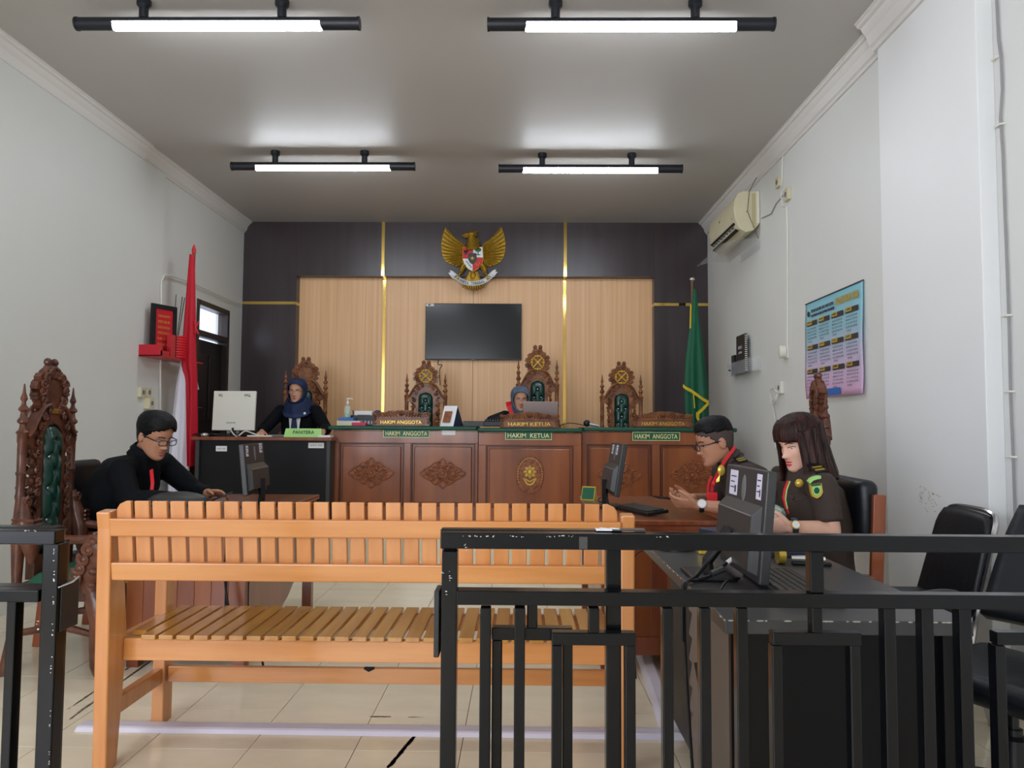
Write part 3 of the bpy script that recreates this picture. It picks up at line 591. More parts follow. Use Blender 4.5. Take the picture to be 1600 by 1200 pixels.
# ================================================================== CARVED THRONE CHAIRS
def throne(label, m, rosette=True, group=None):
    t = thing('throne_chair', label, 'chair', (0, 0, 0), 0, group); hw = .205; yb = -.22
    # side posts of the back, turned with spires
    pp = [(.0, .0), (.022, .44), (.03, .62), (.036, .70), (.026, .76), (.02, .84), (.024, .86), (.02, .88), (.02, .96), (.025, .975), (.02, .985), (.021, 1.12), (.024, 1.13), (.024, 1.165), (.031, 1.175), (.017, 1.19), (.014, 1.215), (.026, 1.225), (.026, 1.235), (.015, 1.25), (.012, 1.275), (.024, 1.285), (.022, 1.295), (.011, 1.31), (.009, 1.325), (.017, 1.34), (.008, 1.37), (.003, 1.415)]
    pp = [(max(r, .002), z) for r, z in pp[1:]]
    for s in (-1, 1):
        g = G(); g.lathe([(.022, .40)] + pp, 12, Matrix.Translation((s * hw, yb, 0)))
        for k in range(6): g.scroll((s * hw, .9 + k * .04), .014, 1, k, s, .006, yb - .012, 5)
        g.build('post', m, t)
        g = G(); g.tube([(s * (hw + .0), yb + .02, .86), (s * (hw + .012), yb + .03, .76), (s * (hw + .02), yb + .05, .68), (s * (hw + .005), yb + .07, .60), (s * hw, yb + .07, .54)], [.016, .036, .044, .036, .016], 10)
        for k in range(3): g.tube([(s * (hw + .055), yb + .0, .755 - k * .022), (s * (hw + .03), yb + .09, .745 - k * .022), (s * (hw - .02), yb + .1, .75 - k * .022)], [.006, .011, .006], 6)
        g.scroll((s * (hw + .005), .83), .028, 1.2, 0, s, .01, yb + .045, 6)
        g.build('bracket', m, t)
    # frame round the cushion
    def arch(wd, z0, z1, n=14): return [(-wd, z0)] + [(wd * cos(pi - pi * k / n), z1 - wd + wd * sin(pi * k / n)) for k in range(n + 1)] + [(wd, z0)]
    ins = arch(.078, .56, 1.22); out = arch(.112, .53, 1.262)
    g = G(); g.ring(out, ins, yb - .02, yb + .025); g.box(-.112, .112, yb - .02, yb + .025, .44, .56)
    for s in (-1, 1):
        sh = [(s * .07, 1.30), (s * .115, 1.27), (s * .15, 1.215), (s * .19, 1.16), (s * .20, 1.12), (s * .165, 1.105), (s * .14, 1.085), (s * .10, 1.06), (s * .108, 1.15), (s * .09, 1.21), (s * .05, 1.25)]
        g.prism(sh if s < 0 else sh[::-1], yb - .018, yb + .02)
        for q in (1, -1):
            g.tube(smooth_pts([(s * .035, yb + q * .026, 1.315), (s * .09, yb + q * .03, 1.30), (s * .13, yb + q * .03, 1.25), (s * .165, yb + q * .028, 1.19), (s * .195, yb + q * .024, 1.155)], 4), .012, 6)
    g.build('back_frame', m, t, ang=30)
    g = G()
    for q in (yb + .032, yb - .026):
        for s in (-1, 1):
            for k, (x, z, r) in enumerate(((.128, 1.07, .024), (.125, 1.13, .024), (.105, 1.20, .022), (.125, .99, .022), (.122, .93, .022), (.125, .87, .022), (.122, .81, .022), (.125, .75, .022), (.122, .69, .022), (.125, .63, .022), (.075, 1.255, .02), (.04, 1.285, .018))):
                g.scroll((s * x, z), r, 1.3, k * 1.3, s * (1 if k % 2 else -1), .0085, q, 5)
                g.leaf((s * x, z + .01), .035, .02, (pi / 2 - s * .7), q, .012)
    for s in (-1, 1):
        for k in range(11): g.ball((s * (.128 + .01 * (k % 2)), yb, .58 + k * .05), (.016, .02, .024), 8, 6)
    g.build('carved_border', m, t)['kind'] = 'stuff'
    # crest
    cz, R = 1.385, .098; o = []
    for i in range(72):
        a = 2 * pi * i / 72; r = R + .022 * abs(sin(a * 6.5)) + .012 * abs(sin(a * 13)); r *= 1 + .12 * abs(cos(a)); o.append((r * cos(a), cz + r * .92 * sin(a)))
    g = G(); g.prism(o[::-1], yb - .018, yb + .02); g.box(-.07, .07, yb - .02, yb + .024, 1.255, 1.31)
    for s in (-1, 1):
        for q in (yb + .026, yb - .024):
            for k in range(7):
                a = radians(-50 + k * 25); g.scroll((s * .098 * cos(a), cz + .092 * sin(a)), .026, 1.4, a + k, s, .009, q, 6)
            for k in range(9):
                a = radians(-62 + k * 19); g.leaf((s * .07 * cos(a), cz + .066 * sin(a)), .05, .026, (a if s > 0 else pi - a), q, .013)
        g.ball((s * .028, yb, cz + .152), (.022, .02, .022), 10, 8); g.ball((s * .024, yb, cz + .122), (.02, .02, .018), 10, 8); g.tube([(s * .045, yb, cz + .08), (s * .035, yb, cz + .125), (s * .012, yb, cz + .14)], [.02, .016, .01], 8)
    g.ball((0, yb, cz + .11), (.03, .02, .03), 10, 8)
    g.build('crest', m, t, ang=30)
    if rosette:
        g = G()
        for q in (yb + .034,):
            g.ball((0, q, cz), (.017, .01, .017), 10, 6)
            for k in range(4):
                a = pi / 4 + k * pi / 2; g.tube([(.014 * cos(a), q, cz + .014 * sin(a)), (.07 * cos(a), q, cz + .07 * sin(a))], .0075, 6)
            for k in range(4):
                a = k * pi / 2; g.ball((.062 * cos(a), q, cz + .062 * sin(a)), (.013, .008, .013), 8, 6)
                for da in (-.38, .38): g.ball((.066 * cos(a + da), q, cz + .066 * sin(a + da)), (.01, .007, .01), 8, 6)
            g.tube([(.066 * cos(a), q - .004, cz + .066 * sin(a)) for a in [2 * pi * k / 24 for k in range(24)]], .005, 5, closed=True)
        g.build('gold_rosette', 'rosette', t)
    else: G().box(-.03, .03, yb + .02, yb + .036, 1.27, 1.295).build('gold_plate', 'gold', t, smooth=False, bevel=.003)
    # tufted cushion
    btn = [(0, 1.13), (-.038, 1.05), (.038, 1.05), (0, .97), (-.038, .89), (.038, .89), (0, .81), (-.038, .73), (.038, .73), (0, .65)]
    def cush(u, v):
        z = .565 + v * (1.215 - .565); wv = .074 if z < 1.14 else .074 * sqrt(max(.02, 1 - ((z - 1.14) / .076) ** 2)); x = (2 * u - 1) * wv
        d = .052 * (1 - abs(2 * u - 1) ** 4) ** .5 * (min(1, v * 12)) ** .5 * min(1, (1 - v) * 9) ** .5
        for bx, bz in btn: d -= .024 * exp(-((x - bx) ** 2 + (z - bz) ** 2) / .00028)
        for (ax, az), (bx, bz) in TF:
            L2 = (bx - ax) ** 2 + (bz - az) ** 2; tt = max(0, min(1, ((x - ax) * (bx - ax) + (z - az) * (bz - az)) / L2)); dd = (x - ax - tt * (bx - ax)) ** 2 + (z - az - tt * (bz - az)) ** 2
            d -= .010 * exp(-dd / .00005)
        return (x, yb + .0 + d, z)
    TF = [((0, 1.13), (-.038, 1.05)), ((0, 1.13), (.038, 1.05)), ((-.038, 1.05), (0, .97)), ((.038, 1.05), (0, .97)), ((0, .97), (-.038, .89)), ((0, .97), (.038, .89)), ((-.038, .89), (0, .81)), ((.038, .89), (0, .81)), ((0, .81), (-.038, .73)), ((0, .81), (.038, .73)), ((-.038, .73), (0, .65)), ((.038, .73), (0, .65))]
    G().grid(lambda u, v: cush(1 - u, v), 22, 90).build('cushion', 'tuft', t, ang=180)
    G().box(-.08, .08, yb - .012, yb - .002, .56, 1.2).build('cushion_back', 'tuft', t, smooth=False)
    g = G()
    for bx, bz in btn: g.ball((bx, yb + .032, bz), (.0075, .005, .0075), 8, 6)
    g.build('cushion_buttons', 'silver', t)['kind'] = 'stuff'
    # seat, legs, arms
    G().box(-.23, .23, yb, .20, .36, .44).build('seat_frame', m, t, smooth=False, bevel=.008)
    def seat(u, v):
        x = (2 * u - 1) * .215; y = yb + .04 + v * .375; return (x, y, .442 + .06 * ((1 - (2 * u - 1) ** 4) * (1 - (2 * v - 1) ** 4)) ** .5)
    G().grid(seat, 14, 12).build('seat', 'tuft2', t, ang=180)
    for s in (-1, 1):
        g = G(); g.tube([(s * .215, .16, .44), (s * .235, .2, .36), (s * .24, .215, .26), (s * .215, .19, .14), (s * .21, .195, .06), (s * .215, .22, .03), (s * .215, .215, 0)], [.045, .055, .045, .034, .036, .042, .03], 10)
        for k in range(5): g.scroll((s * .24, .42 - k * .045), .022, 1.2, k, s, .008, .24, 5)
        g.build('leg', m, t)
        G().tube([(s * .2, yb, .40), (s * .2, yb - .01, .2), (s * .205, yb - .05, 0)], [.03, .026, .022], 8).build('leg', m, t)
        g = G(); g.tube(smooth_pts([(s * .21, yb, .70), (s * .235, yb + .12, .67), (s * .25, .06, .66), (s * .255, .17, .665)], 4), [.022] * 12 + [.03], 8)
        g.tube(smooth_pts([(s * .255, .17, .66), (s * .26, .235, .61), (s * .24, .2, .55), (s * .235, .16, .48), (s * .225, .17, .42)], 4), [.052] * 6 + [.062] * 6 + [.052] * 5, 10)
        for q in (-1, 1):
            g2 = s * .255 + q * .04
            for k in range(6):
                c = V((g2, .2 - .02 * k, .66 - k * .042)); pts = [c + V((q * .006, .03 * (1 - .8 * i / 14) * cos(i * .6 + k), .03 * (1 - .8 * i / 14) * sin(i * .6 + k))) for i in range(15)]; g.tube(pts, [.0135 - .0005 * i for i in range(15)], 6); g.ball(tuple(c), (.014, .02, .02), 8, 6)
        for k in range(7): g.ball((s * .255 + .035 * sin(k * 2.1), .25 - .012 * k, .66 - k * .035), (.026, .028, .02), 8, 6)
        g.build('armrest', m, t)
        G().tube([(s * .21, .17, .2), (s * .19, 0, .235), (s * .205, yb, .2)], [.016, .022, .016], 8).build('side_stretcher', m, t)
    g = G(); g.tube(smooth_pts([(-.21, .2, .3), (-.1, .215, .25), (0, .215, .3), (.1, .215, .25), (.21, .2, .3)], 4), .018, 8).build('stretcher', m, t)
    return t
th = throne('carved throne chair with green cushion, behind left judge nameplate', 'carve', True, 'throne chairs behind the bench')
th.location = (xa(665.5, 8.12, 620), 7.9, DZ); th.rotation_euler.z = pi
dup(th, (xa(840, 8.12, 600), 7.9, DZ), pi, 'tallest carved throne chair with green cushion, behind the centre desk', scale=(1, 1, 1.11))
dup(th, (xa(971, 8.12, 620), 7.9, DZ), pi, 'carved throne chair with green cushion, behind right judge nameplate')
tr = throne('carved throne chair behind woman in navy headscarf', 'carve', False, 'throne chairs behind the bench'); tr.location = (xa(477, 8.12, 620), 7.9, DZ); tr.rotation_euler.z = pi; tr.scale = (1.05, 1, 1.02)
tl = throne('carved throne chair with green tufted back at left wall', 'carve_red', False, 'throne chairs along the side walls'); tl.location = (-2.235, 3.93, 0); tl.rotation_euler.z = -pi / 2
dup(tl, (1.59, 4.70, 0), radians(80), 'carved throne chair seen edge-on beneath wall calendar')
# ================================================================== JUDGES' BENCH
def relief(parent, cx, cz, a, b, y, name='carved_ornament', m='carve_lt'):
    o = []
    for i in range(64):
        t = 2 * pi * i / 64; x = cos(t); z = sin(t); ax = abs(x)
        zz = b * (1 if z > 0 else -1) * ((1 - ax) ** .75) * (1 + .09 * cos(ax * 16)) if ax < .86 else b * (1 if z > 0 else -1) * (.10 + .06 * sin((ax - .86) / .14 * pi))
        if ax > .995: zz = 0
        o.append((cx + a * x, cz + zz))
    g = G(); g.prism(o, y - .006, y); g.tube([(x, y - .008, z) for x, z in o], .006, 5, closed=True)
    for k in range(12):
        t = 2 * pi * k / 12; g.leaf((cx + .04 * cos(t), cz + .04 * sin(t)), .034, .024, t, y - .012, .008)
    g.tube([(cx + .038 * cos(t), y - .012, cz + .038 * sin(t)) for t in [2 * pi * k / 20 for k in range(20)]], .008, 6, closed=True); g.ball((cx, y - .01, cz), (.02, .012, .02), 10, 6)
    for s in (-1, 1):
        for q in (-1, 1):
            for k, (x, z, r) in enumerate(((.35, .42, .022), (.5, .2, .02), (.18, .72, .02), (.62, .05, .014), (.3, .12, .016), (.08, .5, .016))):
                g.scroll((cx + s * x * a, cz + q * z * b), r, 1.3, k, s * q, .0058, y - .01, 5); g.leaf((cx + s * x * a, cz + q * z * b), .04, .02, atan2(q * .3, s * 1.0), y - .01, .008)
    return g.build(name, m, parent, recalc=False)
def bench_unit(label, x0, x1, yf, zt, panels, e0=.045, e1=.045, parent_cat='desk', orn=True, split_group='judge desks'):
    t = thing('judge_desk', label, 'desk', ((x0 + x1) / 2, yf, DZ), 0, None); T = rel(t.location)
    G().box(x0, x1, yf + .03, yf + .05, DZ, zt - .04, T).build('front_board', 'desk', t, smooth=False)
    for s, (a, b) in enumerate(((x0, x0 + .03), (x1 - .03, x1))): G().box(a, b, yf + .05, yf + .62, DZ, zt - .04, T).build('side_board', 'desk', t, smooth=False)
    g = []
    zp0, zp1 = DZ + .13, zt - .155
    G().box(x0, x1, yf, yf + .03, zp1, zt - .045, T).build('top_rail', 'desk', t, smooth=False, bevel=.003)
    G().box(x0, x1, yf, yf + .03, DZ, zp0, T).build('bottom_rail', 'desk', t, smooth=False, bevel=.003)
    xs = [x0] + [v for p in panels for v in p] + [x1]
    for i in range(0, len(xs), 2): G().box(xs[i], xs[i + 1], yf, yf + .03, zp0, zp1, T).build('stile', 'desk', t, smooth=False, bevel=.003)
    for a, b in panels:
        gg = G(); gg.ring([(a, zp0), (b, zp0), (b, zp1), (a, zp1)], [(a + .012, zp0 + .012), (b - .012, zp0 + .012), (b - .012, zp1 - .012), (a + .012, zp1 - .012)], yf + .006, yf + .03, T); gg.build('panel_moulding', 'desk_dark', t, smooth=False, recalc=True)
        p = G().box(a + .03, b - .03, yf + .012, yf + .03, zp0 + .03, zp1 - .03, T).build('panel', 'desk', t, smooth=False, bevel=.008)
        cx, cz = (a + b) / 2 - t.location.x, (zp0 + zp1) / 2 - DZ
        if orn: relief(p, cx, cz + .012, .205, .128, .0115)
    G().box(x0 - e0, x1 + e1, yf - .03, yf + .62, zt - .037, zt, T).build('green_top', 'green_top', t, bevel=.014, seg=3)
    return t
JY = 6.95; ZT = 1.215
jx = [xa(521, JY), xa(748, JY), xa(908, JY), xa(1143, JY)]
P = lambda a, b, Y=JY, py=730: (xa(a, Y, py), xa(b, Y, py))
d1 = bench_unit('green-topped carved judge desk on the left, beside clerk desk', jx[0], jx[1] - .004, JY, ZT, [P(529, 631), P(641.5, 742)], e1=-.012)
CY = 6.86
d2 = bench_unit('green-topped centre judge desk with oval emblem', jx[1] + .004, jx[2] - .004, CY, ZT - .012, [P(759, 896, CY)], e0=.01, e1=.01, orn=False)
d3 = bench_unit('green-topped carved judge desk on the right by green flag', jx[2] + .004, jx[3], JY, ZT, [P(917, 1019), P(1031, 1133)], e0=-.012)
# oval court emblem
c = atY(828, 742, CY); pl_ = [o for o in d2.children if o.name.startswith('panel') and 'mould' not in o.name][0]
L = c - d2.location; L.y = .0115
g = G(); g.prism(circ(L.x, L.z, .125, .168, 40), L.y - .006, L.y); g.tube([(x, L.y - .008, z) for x, z in circ(L.x, L.z, .122, .165, 40)], .006, 6, closed=True); g.tube([(x, L.y - .008, z) for x, z in circ(L.x, L.z, .098, .138, 40)], .003, 5, closed=True)
em = g.build('oval_emblem', 'carve_lt', pl_)
g = G()
for k in range(8):
    a = k * pi / 4; g.leaf((L.x + .02 * cos(a), L.z + .025 + .02 * sin(a)), .042, .03, a, L.y - .008, .01)
g.tube([(L.x + .034 * cos(a), L.y - .01, L.z + .025 + .034 * sin(a)) for a in [2 * pi * k / 20 for k in range(20)]], .004, 5, closed=True)
g.ball((L.x, L.y - .01, L.z + .025), (.02, .008, .024), 10, 6); g.tube(smooth_pts([(L.x - .055, L.y - .008, L.z - .03), (L.x - .03, L.y - .01, L.z - .075), (L.x, L.y - .01, L.z - .088), (L.x + .03, L.y - .01, L.z - .075), (L.x + .055, L.y - .008, L.z - .03)], 4), .008, 6)
g.tube(smooth_pts([(L.x - .04, L.y - .008, L.z - .035), (L.x, L.y - .01, L.z - .06), (L.x + .04, L.y - .008, L.z - .035)], 4), .006, 6)
g.build('emblem_relief', 'goldp', pl_)
g = G(); rr = 'MAHKAMAH AGUNG REPUBLIK INDONESIA'
for i in range(26):
    a = radians(205 - i * 9.2); g.boxc((L.x + .110 * cos(a), L.y - .0085, L.z + .150 * sin(a)), (.006, .003, .011))
g.build('emblem_legend', 'goldp', pl_, smooth=False)
# green signs on the fronts
def sign(px0, px1, py0, py1, s, label, Y):
    a = atY(px0, py1, Y); b = atY(px1, py0, Y); w_, h_ = b.x - a.x, b.z - a.z; t = thing('name_sign', label, 'sign', ((a.x + b.x) / 2, Y - .0005, a.z - .002))
    G().box(-w_ / 2, w_ / 2, -.008, 0, 0, h_).build('plate', 'green_sign', t, smooth=False)
    G().ring([(-w_ / 2, 0), (w_ / 2, 0), (w_ / 2, h_), (-w_ / 2, h_)], [(-w_ / 2 + .005, .005), (w_ / 2 - .005, .005), (w_ / 2 - .005, h_ - .005), (-w_ / 2 + .005, h_ - .005)], -.0095, -.0082).build('border', 'cream', t, smooth=False, recalc=True)
    text(s, 'cream', t, FRONT(0, -.009, h_ / 2), width=w_ * .9, height=h_ * .55, depth=.002, bold=.01)
sign(599, 671.5, 671, 683, 'HAKIM  ANGGOTA', 'green sign HAKIM ANGGOTA on the left judge desk', JY)
sign(789.5, 862, 674, 686.5, 'HAKIM  KETUA', 'green sign HAKIM KETUA on the centre judge desk', CY)
sign(988, 1062, 675, 688, 'HAKIM  ANGGOTA', 'green sign HAKIM ANGGOTA on the right judge desk', JY)
for px, py, m in ((701, 676, 'paper'),):
    q = atY(px, py, JY); tag(G().box(-.062, .062, -.001, 0, -.02, .02).box(-.05, .06, -.0018, -.001, -.022, .015).build('paper_label', m, loc=q), 'white paper label stuck under green desk edge', 'label')
# carved nameplates
def nameplate(px0, px1, s, label, zt, Y):
    x0, x1 = xa(px0, Y), xa(px1, Y); w_ = x1 - x0; t = thing('carved_nameplate', label, 'nameplate', ((x0 + x1) / 2, Y, zt + .0005))
    G().prism([(-w_ / 2, 0), (w_ / 2, 0), (w_ / 2 - .01, .070), (-w_ / 2 + .01, .070)], -.025, .025).build('board', 'carve_red', t, smooth=False, bevel=.004)
    G().prism([(-w_ / 2 + .035, .012), (w_ / 2 - .035, .012), (w_ / 2 - .04, .060), (-w_ / 2 + .04, .060)], -.029, -.025).build('name_panel', 'carve_lt', t, smooth=False)
    text(s, 'brass', t, FRONT(0, -.0292, .035), width=w_ * .72, height=.032, depth=.003, bold=.008)
    o = [(-w_ / 2 + .01, .069)]; N = 40
    for i in range(N + 1):
        u = i / N; x = (-w_ / 2 + .01) + u * (w_ - .02); o.append((x, .078 + .062 * sin(pi * u) ** .7 + .008 * abs(sin(u * pi * 13))))
    o.append((w_ / 2 - .01, .069)); g = G(); g.prism(o[::-1], -.016, .016)
    for s_ in (-1, 1):
        for k in range(9): g.scroll((s_ * (.03 + k * .027), .098 + .028 * (1 - k / 9)), .02, 1.3, k, s_ * (1 if k % 2 else -1), .006, -.02, 5)
        for k in range(9): g.leaf((s_ * (.04 + k * .026), .08), .05, .02, (radians(60) if s_ > 0 else radians(120)), -.018, .008)
        for k in range(3): g.scroll((s_ * (w_ / 2 - .015), .03 + .03 * k), .016, 1.2, k, s_, .006, -.028, 5)
    for k in range(8): g.leaf((0, .118), .03, .02, k * pi / 4, -.024, .01)
    g.ball((0, -.026, .118), (.012, .008, .012), 8, 6)
    g.build('carved_crest', 'carve', t, ang=30)
nameplate(583, 672, 'HAKIM ANGGOTA', 'carved wooden nameplate on the left judge desk', ZT, 7.02)
nameplate(781, 873.5, 'HAKIM KETUA', 'carved wooden nameplate on the centre judge desk', ZT - .012, 6.93)
nameplate(989, 1082, 'HAKIM ANGGOTA', 'carved wooden nameplate on the right judge desk', ZT, 7.02)
# things on the judges' desks
def at(px, Y, z=ZT, py=655): return V((xa(px, Y, py), Y, z + .0005))
t = thing('tissue_box', 'white and blue box under the hand sanitizer', 'box', at(546, 7.12)); G().box(-.105, .115, -.06, .06, 0, .045).build('body', 'ivory', t, smooth=False, bevel=.004)
G().box(-.09, .05, -.05, .05, .0455, .075).build('blue_pack', 'blue', t, smooth=False, bevel=.004); 
t = thing('hand_sanitizer', 'clear hand sanitizer bottle with white pump', 'bottle', at(543, 7.12, ZT + .0765))
G().lathe([(.028, 0), (.032, .005), (.032, .09), (.03, .1), (.012, .115), (.012, .125)], 16).build('bottle', 'bottle', t); G().lathe([(.025, .003), (.026, .04)], 14).build('gel', 'gel', t)
G().lathe([(.014, .126), (.014, .145), (.008, .15), (.006, .17), (.013, .172), (.012, .182)], 12).tube([(0, 0, .176), (.035, 0, .176), (.045, 0, .168)], .006, 6).build('pump', 'white', t)
t = thing('pink_box', 'small magenta box on left end of judge desk', 'box', at(562, 7.04)); G().box(-.065, .065, -.04, .04, 0, .03).build('body', 'pink', t, smooth=False, bevel=.004)
t = thing('document_tray', 'black wire tray holding white papers on left desk', 'tray', at(571, 7.28)); g = G().box(-.15, .15, -.1, .1, 0, .01)
for a in (-.15, .142): g.box(a, a + .008, -.1, .1, 0, .1)
g.box(-.15, .15, .092, .1, 0, .1).box(-.15, .15, -.1, -.094, .05, .1); g.build('tray', 'black', t, smooth=False)
for k in range(8): G().box(-.13 + .032 * k, -.122 + .032 * k, -.104, -.1, 0, .09).build('tray_bar', 'black', t, smooth=False)
t = thing('paper_pad', 'white box of papers lying in the black tray', 'papers', at(573, 7.28, ZT + .0105)); G().box(-.1, .07, -.08, .08, 0, .13).build('paper_stack', 'paper', t, smooth=False, bevel=.003); G().box(-.07, .05, -.081, -.08, .08, .095).build('print_band', 'grey', t, smooth=False)
t = thing('tape_dispenser', 'dark blue dispenser standing beside black tray', 'dispenser', at(590, 7.25)); G().tube([(0, -.03, .115), (0, .03, .115)], .035, 14).box(-.03, .03, -.03, .03, 0, .1).build('body', 'navy', t)
t = thing('pen', 'black pen upright in tray beside sanitizer', 'pen', at(553, 7.2)); G().tube([(0, 0, 0), (-.01, 0, .145)], .005, 6).build('barrel', 'black', t)
t = thing('desk_calendar', 'white tent desk calendar with photo on left desk', 'calendar', at(703, 7.1), radians(-14))
G().add([(-.075, -.06, 0), (.055, -.06, 0), (.075, 0, .19), (-.055, 0, .19)], [(0, 1, 2, 3)]).build('front_page', 'paper', t, smooth=False); t.children[0].modifiers.new('s', 'SOLIDIFY').thickness = .004
G().add([(-.055, 0, .19), (.075, 0, .19), (.11, .07, 0), (-.02, .07, 0)], [(0, 1, 2, 3)]).add([(.055, -.06, .001), (.075, 0, .19), (.11, .07, .001)], [(0, 1, 2)]).build('back_card', 'navy', t, smooth=False)
G().add([(-.055, -.05, .035), (.02, -.05, .035), (.035, -.016, .14), (-.04, -.016, .14)], [(0, 1, 2, 3)], Matrix.Translation((0, -.009, 0))).build('photo', 'carve_lt', t, smooth=False)
t = thing('document_folder', 'dark flat box lying left of the centre nameplate', 'folder', at(748, 7.2)); G().box(-.14, .09, -.12, .12, 0, .05).build('body', 'dgrey', t, smooth=False, bevel=.004)
t = thing('card_reader', 'black ribbed device beside centre nameplate', 'device', at(771, 7.12)); g = G().box(-.09, .09, -.06, .06, 0, .05); g.build('body', 'black', t, smooth=False, bevel=.008)
for k in range(7): G().box(-.08 + k * .024, -.068 + k * .024, -.05, .06, .05, .066).build('key_row', 'dgrey', t, smooth=False)
lp = thing('laptop', 'open laptop with rose grey lid on centre judge desk', 'laptop', at(844, 7.17, ZT - .0), radians(3))
G().box(-.165, .165, -.02, .21, 0, .015).build('base', 'rosegrey', lp, smooth=False, bevel=.004)
G().box(-.162, .162, -.004, .004, 0, .225, Matrix.Translation((0, -.022, .014)) @ Matrix.Rotation(radians(10), 4, 'X')).build('lid', 'rosegrey', lp, smooth=False, bevel=.003)
text('lap top', 'grey', lp, Matrix.Translation((0, -.022, .014)) @ Matrix.Rotation(radians(10), 4, 'X') @ FRONT(.1, -.0043, .12), width=.05, height=.008, depth=.0004, name='lid_mark')
mc = thing('microphone', 'black microphone with silver ring lying on right desk', 'microphone', at(917, 7.1)); 
G().ball((0, 0, .035), .032, 14, 10).build('windscreen', 'black', mc); G().tube([(.02, 0, .03), (.07, 0, .02), (.11, -.0, .012)], [.02, .016, .012], 12).build('handle', 'silver', mc)
tag(G().tube(smooth_pts([(0, 0, .012), (-.08, .03, .03), (-.16, .03, .035), (-.26, .05, .006)]), .004, 5).build('microphone_cable', 'cable', loc=at(915, 7.12)), 'black cable trailing left from the lying microphone', 'cable')
# ================================================================== CLERK DESK
KX0, KX1, KY, KZ = xa(305, 6.78, 700), xa(519, 6.78, 700) - .002, 6.78, 1.11
kd = thing('clerk_desk', 'black office desk with brown top below wall door', 'desk', ((KX0 + KX1) / 2, KY, DZ)); T = rel(kd.location)
G().box(KX0 - .03, KX1, KY - .02, KY + .58, KZ - .03, KZ, T).build('desk_top', 'table', kd, smooth=False, bevel=.004)
G().box(KX0 + .03, KX1 - .05, KY + .03, KY + .05, DZ + .12, KZ - .03, T).build('modesty_panel', 'blackpanel', kd, smooth=False)
for a in (KX0, KX1 - .05): G().box(a, a + .035, KY, KY + .56, DZ, KZ - .03, T).build('side_panel', 'dgrey', kd, smooth=False, bevel=.003)
for px, py, ww in ((346, 701, .1), (494, 696, .14)):
    q = atY(px, py, KY + .03) - kd.location; G().box(q.x - ww / 2, q.x + ww / 2, .029, .0298, q.z - .024, q.z + .024).build('label', 'paper', kd, smooth=False)
    text('INV 0' + str(px % 10), 'print', kd, FRONT(q.x, .0288, q.z), width=ww * .7, height=.012, depth=.0005)
def monitor(label, loc, rz, W, H, tilt, shell, stickers=(), z0=.11, neck=None, base=(.2, .16), vent=True, bulge=.6):
    """back towards local -Y"""
    t = thing('computer_monitor', label, 'monitor', loc, rz); R = Matrix.Translation((0, 0, z0)) @ Matrix.Rotation(radians(tilt), 4, 'X')
    G().box(-W / 2, W / 2, -.012, .018, 0, H, R).build('casing', shell, t, smooth=False, bevel=.005)
    G().box(-W / 2 + .018, W / 2 - .018, .0182, .019, .022, H - .018, R).build('screen', 'screen', t, smooth=False)
    if vent:
        b = G(); k = bulge; b.add([(-W * .45, -.012, .02), (W * .45, -.012, .02), (W * .45, -.012, H * k), (-W * .45, -.012, H * k), (-W * .43, -.04, .03), (W * .43, -.04, .03), (W * .43, -.04, H * k - .03), (-W * .43, -.04, H * k - .03)],
              [(4, 5, 6, 7), (0, 1, 5, 4), (3, 7, 6, 2), (0, 4, 7, 3), (1, 2, 6, 5)], R); b.build('rear_bulge', shell, t, smooth=False, recalc=True, bevel=.003)
        G().add([(-W * .42, -.0415, H * k - .032), (W * .42, -.0415, H * k - .032), (W * .44, -.0145, H * k - .003), (-W * .44, -.0145, H * k - .003)], [(0, 1, 2, 3)], R).build('vent_grille', 'grey', t, smooth=False)
        G().lathe([(.03, 0), (.028, .0015)], 20, R @ plane_m((0, -.0122, H * .8), (1, 0, 0), (0, -1, 0)) @ Matrix.Diagonal((.7, 1.4, 1, 1))).build('emblem', 'grey', t)
    for i, (sx_, sz, sw, shh, mm) in enumerate(stickers):
        st = G().box(sx_ - sw / 2, sx_ + sw / 2, -.0135, -.0122, sz - shh / 2, sz + shh / 2, R).build('sticker', mm, t, smooth=False)
        for k in range(3): G().box(sx_ - sw * .36, sx_ + sw * (.36 - .2 * (k % 2)), -.0139, -.0136, sz + shh * (.25 - .22 * k) - .002, sz + shh * (.25 - .22 * k) + .002, R).build('print_line', 'print', st, smooth=False)
        G().box(sx_ + sw * .18, sx_ + sw * .4, -.014, -.0136, sz - shh * .38, sz - shh * .1, R).build('print_square', 'print', st, smooth=False)
    nk = neck or [(0, -.03, .01), (0, -.035, .06), (0, -.03, .16)]
    G().tube(nk, [.03, .026, .03][:len(nk)] if len(nk) <= 3 else .026, 4, flat=.7).build('neck', 'black' if shell != 'ivory' else 'white', t, smooth=False)
    G().box(-base[0] / 2, base[0] / 2, -base[1] * .7, base[1] * .4, 0, .012).build('foot', 'black' if shell != 'ivory' else 'white', t, smooth=False, bevel=.005)
    return t
mw = monitor('white-backed square monitor on the clerk desk', (xa(365, 7.0, 650), 7.0, KZ + .0005), radians(-3), .40, .365, -4, 'white', [(-.135, .325, .05, .035, 'white'), (.12, .325, .08, .035, 'white')], z0=.055, vent=False, neck=[(0, -.0, .005), (0, -.0, .08)])
text('MONITOR', 'print', mw, Matrix.Translation((0, 0, .055)) @ Matrix.Rotation(radians(-4), 4, 'X') @ FRONT(-.02, -.0126, .07), width=.085, height=.014, depth=.0008)
tag(G().tube(smooth_pts([(-.02, 0, .06), (.03, -.05, .02), (.07, -.06, .004), (.12, -.02, .05), (.2, -.04, .03), (.28, -.05, .006)]), .006, 6).build('white_cable', 'wcable', loc=(xa(366, 6.98), 6.95, KZ)), 'looped white cable below the white-backed monitor', 'cable')
random.seed(5)
